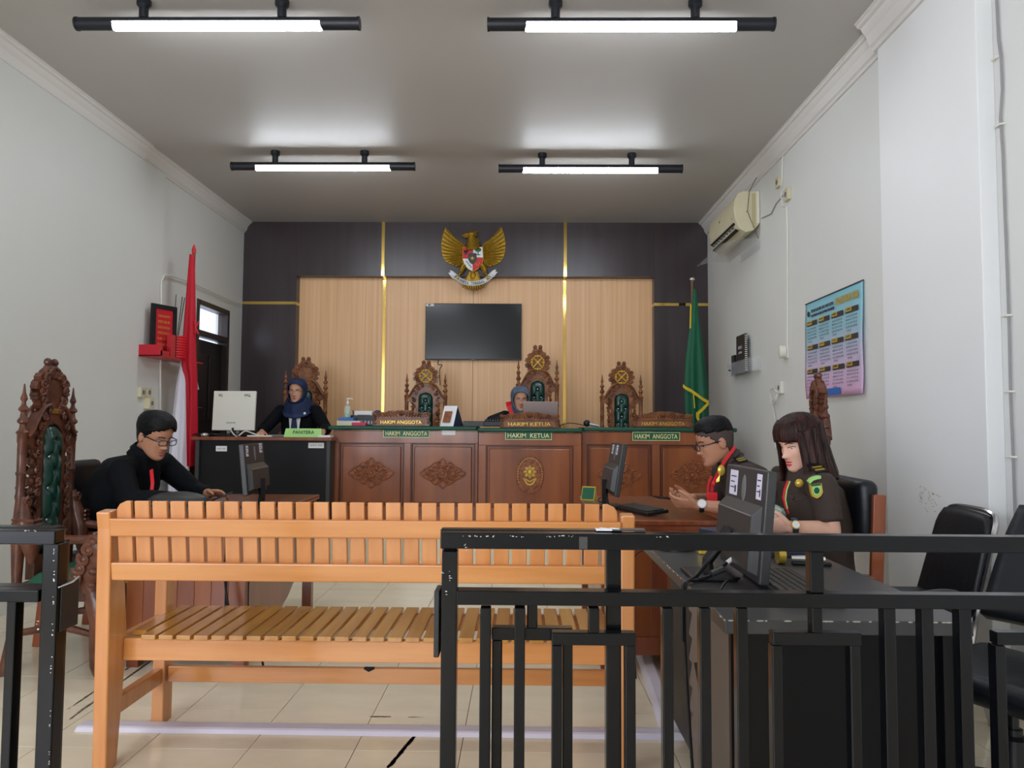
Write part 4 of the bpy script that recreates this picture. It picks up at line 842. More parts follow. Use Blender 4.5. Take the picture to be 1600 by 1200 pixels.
tag(G().tube(smooth_pts([(-.3 + .035 * i, .02 * sin(i * 2.2), .012 + .014 * abs(sin(i * 1.7))) for i in range(15)]), .006, 5).tube(smooth_pts([(-.32 + .03 * i, .03 * cos(i * 1.9), .01 + .012 * abs(cos(i * 1.3))) for i in range(15)]), .005, 5).build('tangled_cables', 'cable', loc=(xa(352, 6.95), 6.93, KZ)), 'tangle of black cables behind white-backed monitor', 'cables')
t = thing('computer_mouse', 'small silver mouse among cables left of white monitor', 'mouse', (xa(322, 6.9), 6.88, KZ + .0005)); G().ball((0, 0, .012), (.03, .05, .022), 12, 8).build('body', 'silver', t)
t = thing('keyboard_tray', 'thin white keyboard on clerk desk beside monitor', 'keyboard', (xa(406, 6.86), 6.86, KZ + .0005)); G().box(-.1, .12, -.04, .07, 0, .014).build('body', 'white', t, smooth=False, bevel=.003)
t = thing('keyboard', 'grey keyboard behind the green name stand', 'keyboard', (xa(437, 6.9), 6.9, KZ + .0005)); G().box(-.09, .2, -.05, .06, 0, .02).build('body', 'grey', t, smooth=False, bevel=.003)
ns = thing('name_stand', 'lime green name stand reading PANITERA', 'sign', (xa(475.5, 6.83), 6.83, KZ + .0005))
G().add([(-.175, -.03, 0), (.165, -.03, 0), (.155, .0, .078), (-.165, .0, .078), (-.175, .03, 0), (.165, .03, 0)], [(0, 1, 2, 3), (3, 2, 5, 4), (0, 3, 4), (1, 5, 2)]).build('card', 'limegreen', ns, smooth=False)
m_ = plane_m((0, -.0155, .045), (1, 0, 0), (0, -.93, .36)); text('PANITERA', 'print', ns, m_, width=.19, height=.03, depth=.001, bold=.01)
t = thing('paper_stack', 'white papers right of the green name stand', 'papers', (xa(509, 6.86), 6.86, KZ + .0005)); G().box(-.05, .06, -.06, .06, 0, .018).build('sheets', 'paper', t, smooth=False)
# dark cabinet behind flag
t = thing('low_cabinet', 'dark red-brown cabinet behind the red white flag', 'cabinet', (-3.14, 7.3, DZ)); G().box(-.13, .13, -.16, .16, 0, .72).build('body', 'dark_lam', t, smooth=False, bevel=.004)
for z in (.36, .62): G().box(.02, .1, -.1615, -.161, z, z + .04).build('label', 'paper', t, smooth=False)
for z in (.3, .55): G().box(-.12, .12, -.166, -.16, z - .2, z).build('drawer_front', 'desk_dark', t, smooth=False, bevel=.003)
# ================================================================== SIDE TABLES
def side_table(label, x0, x1, y0, y1, inner):
    t = thing('wooden_table', label, 'table', ((x0 + x1) / 2, (y0 + y1) / 2, 0)); T = rel(t.location)
    G().box(x0, x1, y0, y1, .725, .752, T).build('table_top', 'table', t, smooth=False, bevel=.006)
    G().box(x0 + .015, x1 - .015, y0 + .015, y1 - .015, .70, .7245, T).build('top_moulding', 'tablev', t, smooth=False, bevel=.004)
    n = 7; w_ = (x1 - x0 - .04) / n
    for k in range(n): G().box(x0 + .02 + k * w_ + .0006, x0 + .02 + (k + 1) * w_ - .0006, y0 + .02, y0 + .038, .17, .6995, T).build('plank', 'tablev' if k % 2 else 'desk', t, smooth=False, bevel=.0015)
    G().box(x0 + .02, x1 - .02, y0 + .012, y0 + .04, .08, .1695, T).build('bottom_rail', 'tablev', t, smooth=False, bevel=.003)
    for a in (x0 + .02, x1 - .08):
        for b in (y0 + .04, y1 - .1): G().box(a, a + .06, b, b + .06, 0, .6995, T).build('leg', 'tablev', t, smooth=False, bevel=.003)
    xi = x1 - .045 if inner > 0 else x0 + .025
    G().add([(xi + d, y, z) for d in (0, .018) for y, z in ((y0 + .1, .17), (y0 + .1, .699), (y1 - .1, .699), (y1 - .1, .46), (y0 + .75, .2), (y0 + .65, .17))], [(0, 1, 2, 3, 4, 5), (11, 10, 9, 8, 7, 6)] + [(i, i + 6, (i + 1) % 6 + 6, (i + 1) % 6) for i in range(6)], T).build('side_panel', 'tablev', t, smooth=False, recalc=True)
    return t
side_table('red-brown wooden table before man in black jacket', -2.0, -1.36, 3.83, 5.16, 1)
side_table('red-brown wooden table before man in brown uniform', .385, 1.01, 3.87, 5.2, -1)
TZ = .7525
monitor('black monitor on the left table seen from behind', (-1.53, 4.4, TZ), radians(90 + 4), .40, .285, -6, 'dgrey', [(-.15, .245, .045, .06, 'lilac'), (.13, .255, .06, .055, 'lilac'), (-.15, .04, .035, .035, 'lilac'), (-.1, .055, .035, .05, 'lilac')], z0=.075)
monitor('black monitor on right table seen from its edge', (.525, 4.5, TZ), radians(-88), .42, .30, -9, 'dgrey', [(-.1, .26, .05, .055, 'lilac'), (.06, .26, .05, .055, 'lilac')], z0=.075)
def keyboard(label, loc, rz, L_=.42, D_=.15, rows=5, tilt=6):
    t = thing('keyboard', label, 'keyboard', loc, rz); R = Matrix.Rotation(radians(tilt), 4, 'X')
    G().box(-L_ / 2, L_ / 2, 0, D_, .0, .018, R).build('body', 'black', t, smooth=False, bevel=.004)
    g = G(); n = 16
    for r in range(rows):
        for k in range(n):
            x = -L_ / 2 + .014 + k * (L_ - .028) / n; y = .014 + r * (D_ - .03) / rows; g.box(x, x + (L_ - .028) / n - .003, y, y + (D_ - .03) / rows - .004, .018, .0245, R)
    o = g.build('keys', 'dgrey', t, smooth=False); o['kind'] = 'stuff'; return t
keyboard('black keyboard on the right wooden table', (.60, 4.2, TZ), radians(-70), .36, .13)
gs = thing('name_stand', 'small green folded name card on right table', 'sign', (.435, 4.92, TZ), radians(-25)); G().add([(-.045, -.035, 0), (.045, -.035, 0), (.045, .0, .085), (-.045, .0, .085), (-.045, .035, 0), (.045, .035, 0)], [(0, 1, 2, 3), (3, 2, 5, 4), (0, 3, 4), (1, 5, 2)]).build('card', 'brass', gs, smooth=False)
G().add([(-.04, -.0335, .006), (.04, -.0335, .006), (.04, -.004, .078), (-.04, -.004, .078)], [(0, 1, 2, 3)], Matrix.Translation((0, -.0012, 0))).build('green_face', 'green_sign', gs, smooth=False)
tag(G().tube(smooth_pts([(0, 0, .02), (-.02, -.1, .004), (.03, -.25, -.0), (.02, -.5, .004)]), .004, 5).build('cable', 'cable', loc=(.5, 4.85, TZ + .004)), 'black cable along the right wooden table behind monitor', 'cable')
tag(G().tube(smooth_pts([(0, 0, .0), (.01, 0, -.22), (.02, -.02, -.4), (.05, -.02, -.5), (.1, -.01, -.5), (.17, 0, -.52), (.2, .02, -.69)]), .006, 5).tube(smooth_pts([(.02, 0, 0), (.0, 0, -.2), (.04, -.02, -.42), (.06, 0, -.56)]), .006, 5).tube([(.12, 0, 0), (.12, 0, -.3), (.125, 0, -.52)], .004, 5).build('hanging_cables', 'cable', loc=(-1.46, 3.78, .70)), 'black cables hanging down the left table front', 'cables')
wh = [(0, 0, 0)]
for x, lb in ((-1.72, 'small white plug under edge of left table, left one'), (-1.6, 'small white plug under edge of left table, right one')): pass
# folders/bag on left table
bg_ = thing('document_bag', 'black bag on left table beside man in black jacket', 'bag', (-1.86, 4.12, TZ)); G().ball((.01, 0, .052), (.17, .1, .053), 20, 10).box(-.13, .1, -.08, .08, 0, .03).build('body', 'dgrey', bg_); G().tube(smooth_pts([(-.12, -.07, .04), (0, -.09, .055), (.12, -.07, .045)]), .003, 5).build('zip', 'grey', bg_)
# ================================================================== NEAR BLACK DESK
NX0, NX1, NY0, NY1 = .50, 1.105, 1.90, 3.16
nd = thing('black_desk', 'large black office desk behind the right barrier fence', 'desk', ((NX0 + NX1) / 2, (NY0 + NY1) / 2, 0)); T = rel(nd.location)
G().box(NX0, NX1, NY0, NY1, .715, .75, T).build('desk_top', 'blackdesk', nd, smooth=False, bevel=.003)
chips(nd, [(1040, 875, 3, 5), (1060, 900, 6, 8), (1080, 925, 8, 10), (1105, 950, 6, 8)], 2.3, rel((.8, 2.3, 100)))
g = G(); random.seed(21)
for k in range(40):
    y = random.uniform(NY0, NY1); g.ball((NX0, y, .748), (.002, random.uniform(.002, .01), .002), 5, 3, T)
for k in range(40):
    x = random.uniform(NX0, NX1); g.ball((x, NY0, .748), (random.uniform(.002, .012), .002, .002), 5, 3, T)
for o in list(nd.children):
    if o.name.startswith('paint_chips'): bpy.data.objects.remove(o)
o = g.build('edge_chips', 'chip', nd); o['kind'] = 'stuff'
G().box(NX0 + .03, NX1 - .02, NY0 + .06, NY0 + .08, .06, .7145, T).build('end_panel', 'blackpanel', nd, smooth=False)
for a in (NX0 + .035, NX1 - .06):
    G().box(a, a + .03, NY0 + .03, NY0 + .0595, 0, .7145, T).build('leg_panel', 'blackpanel', nd, smooth=False, bevel=.003)
G().box(NX0 + .06, NX0 + .08, NY0 + .0805, NY0 + .62, .05, .7145, T).build('side_panel', 'dgrey', nd, smooth=False)
for k in range(8):
    z = .085 + k * .078; G().add([(NX0 + .044 + dx, y, z + dz) for y in (NY0 + .085, NY0 + .61) for dx, dz in ((0, .0), (.0155, .0), (.0155, .066), (.011, .066))], [(3, 2, 1, 0), (4, 5, 6, 7), (0, 1, 5, 4), (1, 2, 6, 5), (2, 3, 7, 6), (3, 0, 4, 7)], T).build('louvre_slat', 'louvre', nd, smooth=False)
G().box(NX1 - .05, NX1 - .03, NY0 + .0805, NY1 - .32, .05, .7145, T).build('side_panel', 'blackpanel', nd, smooth=False)
G().box(NX0 + .1, NX1 - .06, NY1 - .08, NY1 - .06, .1, .7145, T).build('end_panel', 'blackpanel', nd, smooth=False)
G().box(NX0 + .09, NX0 + .11, NY0 + .63, NY1 - .1, .1, .7145, T).build('side_panel', 'blackpanel', nd, smooth=False)
DZT = .7505
monitor('large black monitor on near black desk, back towards us', (.69, 2.42, DZT), radians(-90), .43, .325, -5, 'dgrey', [(.152, .275, .045, .075, 'lilac'), (-.115, .27, .085, .08, 'lilac')][::1], z0=.02, neck=[(0, -.1, .01), (0, -.1, .05), (0, -.03, .15)], base=(.22, .02), bulge=.68)
nm = [o for o in C.objects if o.get('label', '').startswith('large black monitor')][0]
for o in list(nm.children):
    if o.name.split('.')[0] == 'foot': bpy.data.objects.remove(o)
G().box(-.13, .07, -.165, -.03, 0, .012).build('foot', 'black', nm, smooth=False, bevel=.005)
for o in nm.children:
    if o.name.split('.')[0] == 'neck': o.location = (-.02, 0, 0)
keyboard('black keyboard on the near desk below big monitor', (.70, 2.25, DZT), radians(-87 + 180), .44, .16, 6, 0)
kb = [o for o in C.objects if o.get('label', '').startswith('black keyboard on the near')][0]; kb.rotation_euler = (0, 0, radians(-92)); kb.location = (.705, 2.27, DZT)
for ch in kb.children: ch.rotation_euler = (radians(0), 0, 0)
wc = V((.70, 2.42, DZT + .05)); tag(G().tube(smooth_pts([(0, 0, .05), (-.03, -.01, .02), (-.06, -.02, .0)]), .0075, 8).build('white_plug_cable', 'white', loc=wc), 'white cable sleeve behind big monitor neck', 'cable')
def cable(label, pts, r=.005, m='cable', name='cable'):
    P = smooth_pts(pts); o = P[0].copy(); return tag(G().tube([p - o for p in P], r, 6).build(name, m, loc=o), label, 'cable')
cable('black monitor cable drooping over near desk edge, thicker loop', [(.62, 2.42, .84), (.57, 2.4, .79), (.53, 2.35, .765), (.49, 2.3, .757), (.472, 2.26, .74), (.47, 2.25, .6)], .006)
cable('black power cable with connector over near desk edge', [(.64, 2.40, .80), (.58, 2.34, .775), (.52, 2.3, .765), (.485, 2.27, .755), (.478, 2.26, .6), (.49, 2.24, .3), (.50, 2.2, .02)], .005)
tag(G().tube([(0, 0, 0), (.04, .015, .012)], .011, 8).build('cable_connector', 'dgrey', loc=(.575, 2.335, .778)), 'dark connector joining cables on near black desk', 'connector')
cable('thin black cable lying behind monitor foot on near desk', [(.66, 2.34, .765), (.6, 2.25, .775), (.55, 2.15, .765), (.5, 2.08, .757), (.478, 2.03, .74), (.48, 2.0, .6)], .004)
cable('black cable hanging beside louvred side of near desk', [(.50, 2.22, .55), (.515, 2.18, .4), (.50, 2.1, .2), (.52, 2.0, .01)], .005)
cable('thin black wire beside brown table end panel', [(.66, 3.83, .62), (.56, 3.75, .6), (.52, 3.7, .5), (.53, 3.72, .38), (.55, 3.75, .15), (.56, 3.76, .005)], .0025)
# small things at the far end of the near desk
t = thing('blue_box', 'dark blue boxed file at far end of near desk', 'box', (.79, 3.03, DZT)); G().box(-.06, .09, -.09, .07, 0, .07, Matrix.Rotation(radians(20), 4, 'Z')).build('body', 'navy', t, smooth=False, bevel=.003); text('ATK', 'paper', t, Matrix.Rotation(radians(20), 4, 'Z') @ FRONT(.02, -.0905, .04), height=.018, depth=.0008)
t = thing('pen_holder', 'white pen holder behind the big monitor', 'holder', (.865, 3.12, DZT)); G().box(-.03, .03, -.02, .02, 0, .13).build('body', 'white', t, smooth=False, bevel=.004); G().tube([(0, 0, .13), (0, .01, .17)], .008, 6).build('dark_pen', 'blue', t); G().tube([(.018, 0, .13), (.02, 0, .155)], .007, 6).build('red_pen', 'redl', t)
t = thing('red_strap', 'red strap draped over the dark blue box', 'strap', (.80, 3.0, DZT)); G().tube(smooth_pts([(-.03, -.02, .0), (0, 0, .08), (.05, .03, .1), (.1, .04, .09), (.12, .04, .05)]), .007, 6, flat=.4).build('strap', 'redl', t)
t = thing('keyboard_stand', 'black round base on desk left end behind fence rail', 'stand', (.60, 2.98, DZT)); G().lathe([(.075, 0), (.075, .012), (.06, .02)], 20).tube([(0, 0, .015), (.0, 0, .05)], .015, 8).build('base', 'black', t)
t = thing('stapler', 'silver and black stapler on the near desk', 'stapler', (.93, 2.66, DZT), radians(-8)); G().box(0, .13, -.014, .014, .0, .012).build('base', 'black', t, smooth=False, bevel=.004); G().tube([(0, 0, .022), (.07, 0, .022), (.11, 0, .02)], [.009, .012, .009], 8).build('arm', 'silver', t)
t = thing('tape_roll', 'yellow tape roll on the near desk by big monitor', 'tape', (.90, 2.68, DZT)); G().tube([(-.012, 0, .028), (.012, 0, .028)], .028, 18).build('roll', 'brass', t)
t = thing('notebook', 'blue notebook with black pouch at far side of near desk', 'notebook', (.95, 2.86, DZT)); G().box(-.07, .1, -.06, .09, 0, .02).build('cover', 'navy', t, smooth=False, bevel=.003); G().box(-.03, .12, -.04, .05, .0202, .05).build('pouch', 'black', t, smooth=False, bevel=.012)
t = thing('yellow_box', 'small yellow box behind big monitor neck', 'box', (.69, 2.88, DZT)); G().box(-.03, .03, -.02, .02, 0, .06).build('body', 'brass', t, smooth=False, bevel=.003)
tag(G().box(-.025, .025, -.006, .006, 0, .0015, Matrix.Rotation(radians(-15), 4, 'Z')).build('paper_sliver', 'paper', loc=(.865, 2.1, DZT)), 'tiny white paper sliver on black desk top', 'paper')
# ================================================================== TELEVISION, EMBLEM, FLAGS
a = atY(664, 562, 8.98); b = atY(815, 474.5, 8.98); W_, H_ = b.x - a.x, b.z - a.z
tv = thing('television', 'large black flat television on light wood wall panel', 'television', ((a.x + b.x) / 2, 9.028, a.z))
G().box(-W_ / 2, W_ / 2, -.05, -.012, 0, H_).build('casing', 'black', tv, smooth=False, bevel=.004)
G().box(-W_ / 2 + .008, W_ / 2 - .008, -.0515, -.0502, .014, H_ - .008).build('screen', 'screen', tv, smooth=False)
G().box(-.2, .2, -.012, 0, .15, H_ - .15).build('wall_bracket', 'dgrey', tv, smooth=False)
G().box(-W_ / 2 + .005, -W_ / 2 + .1, -.053, -.0517, H_ - .035, H_ - .005).build('sticker', 'white', tv, smooth=False); G().box(-W_ / 2 + .03, -W_ / 2 + .06, -.0535, -.0531, H_ - .028, H_ - .012).build('sticker_print', 'print', tv, smooth=False)
G().box(-.02, .02, -.054, -.05, -.006, .006).build('sensor_lug', 'grey', tv, smooth=False)
G().tube(smooth_pts([(-W_ / 2 + .16, -.01, 0), (-W_ / 2 + .15, -.008, -.05), (-W_ / 2 + .2, -.006, -.06), (-W_ / 2 + .17, -.006, -.12), (-W_ / 2 + .18, -.006, -.3)]), .004, 5).build('power_cable', 'cable', tv)
ga = thing('eagle_emblem', 'gilded eagle emblem with quartered shield and motto banner', 'emblem', (xa(739.5, 8.87, 400), 8.899, za(404.5, 8.87, 740)))
kk = .000806
def K(x, y): return ((x - 735) * kk, (600 - y) * kk)
wing = [(325, 128), (345, 190), (400, 250), (480, 300), (560, 350), (605, 400), (610, 450), (590, 600), (565, 712), (480, 708), (400, 680), (335, 640), (290, 570), (270, 480), (265, 380), (280, 270), (300, 200)]
tips = [(325, 128), (298, 195), (280, 262), (268, 330), (264, 395), (266, 455), (274, 515), (290, 568), (318, 612), (355, 648), (400, 676), (445, 697), (495, 712), (545, 716)]
for s in (-1, 1):
    S = lambda p: (p[0] * -s, p[1])   # s=-1: left wing as drawn
    pg = [K(*p) for p in wing]; pg = [(-s * x, z) if s == 1 else (x, z) for x, z in pg]
    g = G(); g.prism(pg if s == -1 else pg[::-1], -.03, -.012)
    for i, tp in enumerate(tips):
        u = i / (len(tips) - 1); r0 = (600 - 45 * u, 400 + 290 * u); md = ((r0[0] * .5 + tp[0] * .5) - 25 * (1 - u), (r0[1] * .5 + tp[1] * .5) + 40 * (1 - u))
        pts = []
        for q in range(9):
            t_ = q / 8; x = (1 - t_) ** 2 * r0[0] + 2 * t_ * (1 - t_) * md[0] + t_ * t_ * tp[0]; y = (1 - t_) ** 2 * r0[1] + 2 * t_ * (1 - t_) * md[1] + t_ * t_ * tp[1]
            X_, Z_ = K(x, y); pts.append((-X_ if s == 1 else X_, -.034 - .006 * sin(pi * t_), Z_))
        g.tube(pts, [.009, .0105, .012, .0125, .0125, .012, .011, .009, .003], 6)
    for row in range(3):
        for i in range(9):
            x, y = 595 - row * 48 - i * 3, 405 + i * 32; X_, Z_ = K(x, y); X_ = -X_ if s == 1 else X_
            g.leaf((X_, Z_), .04, .024, (pi + .5 - .1 * i) if s == -1 else (-.5 + .1 * i), -.046 + row * .002, .008)
    g.build('wing', 'gold', ga)
g = G(); cx = lambda x, y, d: (K(x, y)[0], d, K(x, y)[1])
g.ball(cx(735, 600, -.02), (.12, .04, .15), 16, 10); g.tube([cx(730, 470, -.03), cx(718, 380, -.04), cx(712, 300, -.045), cx(705, 250, -.05)], [.1, .07, .052, .045], 12)
for r_ in range(5):
    for i in range(6): g.leaf((K(665 + i * 28 + (r_ % 2) * 12, 420 - r_ * 28)[0], K(0, 420 - r_ * 28)[1]), .026, .02, -pi / 2, -.092 + r_ * .002, .008)
g.build('body', 'gold', ga)
g = G(); g.ball(cx(705, 240, -.055), (.05, .035, .036), 14, 10); g.tube([cx(665, 240, -.055), cx(620, 248, -.055), cx(580, 262, -.055), cx(566, 272, -.052)], [.026, .02, .012, .003], 8); g.tube([cx(660, 272, -.055), cx(615, 288, -.055), cx(592, 294, -.055)], [.014, .01, .004], 8)
g.leaf(K(735, 225), .055, .03, radians(18), -.06, .012); g.leaf(K(745, 245), .045, .03, radians(-10), -.06, .012); g.build('head', 'gold', ga); G().ball(cx(682, 222, -.088), .006, 8, 6).build('eye', 'black', ga); G().tube([cx(655, 265, -.056), cx(600, 275, -.056)], .008, 6).build('mouth', 'lipr', ga)
for s in (-1, 1):
    g = G(); g.tube([(s * .10, -.05, -.075), (s * .13, -.05, -.125), (s * .145, -.045, -.165)], [.035, .034, .02], 10); g.tube([(s * .145, -.045, -.165), (s * .165, -.045, -.2), (s * .185, -.045, -.225)], [.014, .011, .012], 8)
    for k in range(3): g.tube([(s * .185, -.05, -.22), (s * (.17 + .015 * k), -.062, -.24), (s * (.17 + .015 * k), -.055, -.255)], [.008, .007, .004], 6)
    for k in range(5): g.leaf((s * (.10 + .008 * k), -.08 - .02 * k), .03, .03, -pi / 2, -.085, .008)
    g.build('leg', 'gold', ga)
g = G(); g.prism([K(680, 790), K(630, 900), K(590, 1000), K(885, 1000), K(840, 900), K(800, 790)], -.035, -.012)
for i in range(9):
    u = (i - 4) / 4; g.tube([cx(735 + 40 * u, 800, -.04), cx(735 + 90 * u, 930, -.045), cx(735 + 140 * u, 1040 - 35 * u * u, -.035), cx(735 + 150 * u, 1066 - 40 * u * u, -.03)], [.01, .015, .014, .004], 6)
g.ball(cx(735, 850, -.05), (.035, .015, .05), 10, 8); g.build('tail', 'gold', ga)
def prismK(poly, y0, y1, m, name='shield_field'):
    pk = [K(*p) for p in poly]; A = sum(pk[i][0] * pk[(i + 1) % len(pk)][1] - pk[(i + 1) % len(pk)][0] * pk[i][1] for i in range(len(pk)))
    return G().prism(pk, y0, y1).build(name, m, ga, smooth=False, recalc=True)
sy0, sy1 = -.078, -.066
ol = [(578, 432), (878, 432), (892, 600), (868, 690), (805, 765), (735, 803), (662, 765), (604, 700), (578, 600)]; prismK(ol, -.068, -.03, 'gold', 'shield_rim')
prismK([(588, 442), (730, 442), (730, 605), (586, 605)], sy0, sy1, 'redl'); prismK([(736, 442), (868, 442), (880, 590), (736, 590)], sy0, sy1, 'paper')
prismK([(586, 610), (730, 610), (730, 792), (665, 755), (612, 695)], sy0, sy1, 'paper'); prismK([(736, 596), (882, 596), (858, 686), (800, 755), (736, 792)], sy0, sy1, 'redl')
prismK([(665, 530), (785, 530), (790, 620), (765, 670), (727, 695), (690, 670), (665, 620)], -.084, -.0785, 'dgrey', 'shield_centre')
g = G(); st = [K(727 + (34 if k % 2 == 0 else 13) * sin(pi * k / 5), 605 - (34 if k % 2 == 0 else 13) * cos(pi * k / 5)) for k in range(10)]; g.prism(st, -.087, -.0842); g.build('star', 'brass', ga, smooth=False, recalc=True)
g = G(); g.ball(cx(808, 480, -.079), (.04, .004, .026), 12, 6).box(*sum([[K(802, 0)[0], K(816, 0)[0]], [-.082, -.078], [K(0, 555)[1], K(0, 490)[1]]], [])); g.ball(cx(810, 552, -.079), (.03, .003, .006), 8, 4); g.build('tree_motif', 'green_sign', ga)
g = G(); g.ball(cx(630, 520, -.079), (.018, .004, .026), 10, 6); g.tube([cx(600, 480, -.08), cx(608, 505, -.08), cx(630, 510, -.08), cx(655, 505, -.08), cx(662, 480, -.08)], [.003, .006, .01, .006, .003], 6); g.build('bull_motif', 'black', ga)
g = G()
for k in range(6): g.ball(cx(640 + k * 14, 650 + k * 17, -.079), (.009, .004, .006), 6, 4)
g.build('cotton_motif', 'green_sign', ga); g = G()
for k in range(7): a_ = radians(-60 + k * 50); g.tube([cx(800 + 32 * cos(a_ + q) + 0, 670 + 38 * sin(a_ + q), -.0795) for q in (0, .25, .5)], .004, 5)
g.build('chain_motif', 'brass', ga)
# banner
def bn(u, v): # u 0..1 along, v 0..1 up
    a_ = radians(217 + 106 * u); r_ = 320 + 68 * (1 - v); return cx(735 + r_ * cos(a_) * 1.0, 622 - r_ * sin(a_), -.07 - .01 * sin(pi * u))
g = G(); g.grid(bn, 24, 1); o = g.build('banner', 'paper', ga, ang=180); o.modifiers.new('s', 'SOLIDIFY').thickness = .006
for s in (-1, 1):
    p = [(478, 880), (515, 855), (440, 790), (395, 775), (412, 808), (375, 815), (425, 880), (460, 905)]
    p = p if s < 0 else [(1470 - x, y - 15) for x, y in p]; prismK(p, -.062, -.054, 'paper', 'banner_end')
    g = G(); g.ball((s * .178, -.07, -.232), (.018, .02, .024), 10, 8); g.build('banner_knot', 'brass', ga)
mt = 'BHINNEKA TUNGGAL IKA'
for i, ch in enumerate(mt):
    if ch == ' ': continue
    u = .055 + .89 * (i + .5) / len(mt); p0 = V(bn(u, .5)); d_ = V(bn(min(1, u + .01), .5)) - V(bn(u - .01, .5)); text(ch, 'black', ga, plane_m((p0.x, p0.y - .009, p0.z), (d_.x, 0, d_.z), (0, -1, 0)), width=.015 if ch != 'I' else .005, height=.034, depth=.002, bold=.03)
# flags
def interp(tab, z):
    for (a0, *r0), (a1, *r1) in zip(tab, tab[1:]):
        if (a0 >= z >= a1) or (a0 <= z <= a1):
            t_ = (z - a0) / (a1 - a0) if a1 != a0 else 0; return [p + (q - p) * t_ for p, q in zip(r0, r1)]
    return tab[-1][1:] if abs(z - tab[-1][0]) < abs(z - tab[0][0]) else tab[0][1:]
def drape(name, m, parent, tab, Y, dep, folds, T, ph=0, hem=0):
    ys = [r[0] for r in tab]; N = 40; g = G(); nu = 64; vs = []; fs = []
    for j in range(N + 1):
        py = ys[0] + (ys[-1] - ys[0]) * j / N; l, r = interp(tab, py); A = atY(l, py, Y); B = atY(r, py, Y); c = (A + B) / 2; hw = (B.x - A.x) / 2; gr = j / N
        for i in range(nu):
            a_ = 2 * pi * i / nu; k = 1 + .42 * gr * sin(folds * a_ + ph + gr * 1.5); vs.append(V((c.x + hw * cos(a_) * (1 + .03 * sin(folds * a_ + ph)), Y + dep * (.3 + .7 * gr) * sin(a_) * k, c.z)))
    for j in range(N):
        for i in range(nu): fs.append((j * nu + i, j * nu + (i + 1) % nu, (j + 1) * nu + (i + 1) % nu, (j + 1) * nu + i))
    fs.append(tuple(range(nu))); g.add(vs, fs, T); return g.build(name, m, parent, recalc=True, ang=60)
fp = atY(303, 392, 6.98); f1 = thing('national_flag', 'furled red and white flag on wooden pole by wall door', 'flag', (fp.x, 6.98, DZ)); T = rel(f1.location)
G().tube([(0, 0, .03), (-.0, 0, fp.z - DZ)], .015, 10).build('pole', 'pole', f1); G().lathe([(.16, 0), (.16, .03), (.04, .06), (.03, .1)], 16).build('stand', 'dgrey', f1)
G().lathe([(.018, fp.z - DZ - .02), (.02, fp.z - DZ + .01), (.004, fp.z - DZ + .06)], 10).build('pole_tip', 'redl', f1)
drape('red_cloth', 'red', f1, [(398, 296, 304), (470, 290, 305), (560, 283, 306), (575, 284, 307), (592, 291, 307.5), (650, 293, 308), (728, 295, 308)], 6.96, .07, 5, T)
drape('white_cloth', 'flagw', f1, [(560, 283, 292), (600, 276, 294), (660, 269, 296), (720, 264, 296), (768, 263, 294)], 6.95, .06, 6, T, 1)
G().add([T @ atY(x, y, 7.0) for x, y in ((305, 578), (311, 608), (307, 611), (304, 600))], [(0, 1, 2, 3)]).build('white_corner', 'flagw', f1, smooth=False)
g = G(); q = T @ atY(305.5, 512, 6.94); g.tube([q + V((-.01, 0, .07)), q, q + V((.03, 0, -.06))], .008, 6).tube([q + V((.03, 0, .06)), q, q + V((-.005, 0, -.05))], .008, 6); g.build('ribbon', 'redl', f1)
fp = atY(1081.5, 436, 8.05); f2 = thing('green_flag', 'dark green flag with yellow fringe in right corner', 'flag', (fp.x, 8.05, DZ)); T = rel(f2.location)
G().tube([(0, 0, .03), (0, 0, fp.z - DZ)], .015, 10).build('pole', 'pole', f2); G().lathe([(.16, 0), (.16, .03), (.04, .06), (.03, .1)], 16).build('stand', 'dgrey', f2); G().ball((-.0, 0, fp.z - DZ), (.028, .02, .02), 10, 8).build('pole_tip', 'silver', f2)
drape('green_cloth', 'flagg', f2, [(452, 1083, 1088), (500, 1079, 1093), (560, 1071, 1101), (600, 1069, 1106), (660, 1071, 1107), (700, 1072, 1108)], 8.0, .07, 6, T)
def ribbon(pts, wd, m, name, parent):
    g = G(); P_ = [T @ atY(x, y, Yq) for x, y, Yq in pts]; vs = []; fs = []
    for p_, (x, y, Yq) in zip(P_, pts): vs += [p_, p_ + V((0, -.002, -wd))]
    for i in range(len(P_) - 1): fs.append((2 * i, 2 * i + 1, 2 * i + 3, 2 * i + 2))
    o = g.add(vs, fs).build(name, m, parent, smooth=False); o.modifiers.new('s', 'SOLIDIFY').thickness = .006; return o
ribbon([(1067, 600, 7.93), (1072, 604, 7.918), (1080, 608, 7.912), (1090, 615, 7.912), (1098, 621, 7.918), (1107, 626, 7.935)], .035, 'fringe', 'fringe', f2)
ribbon([(1107, 626, 7.934), (1102, 632, 7.922), (1096, 638, 7.914), (1090, 643, 7.91)], .04, 'fringe', 'fringe', f2)
g = G(); g.tube([T @ atY(1090.5, 644, 7.91), T @ atY(1090, 652, 7.91), T @ atY(1094, 662, 7.91)], [.02, .016, .01], 6, flat=.4); g.build('fringe', 'fringe', f2)
g = G(); g.tube([T @ atY(1079.5, 476, 7.99), T @ atY(1079, 500, 7.985), T @ atY(1078.5, 513, 7.98)], .009, 6); g.tube([T @ atY(1083.5, 614, 7.915), T @ atY(1085.5, 638, 7.915)], .006, 6); g.build('fringe_edge', 'fringe', f2)
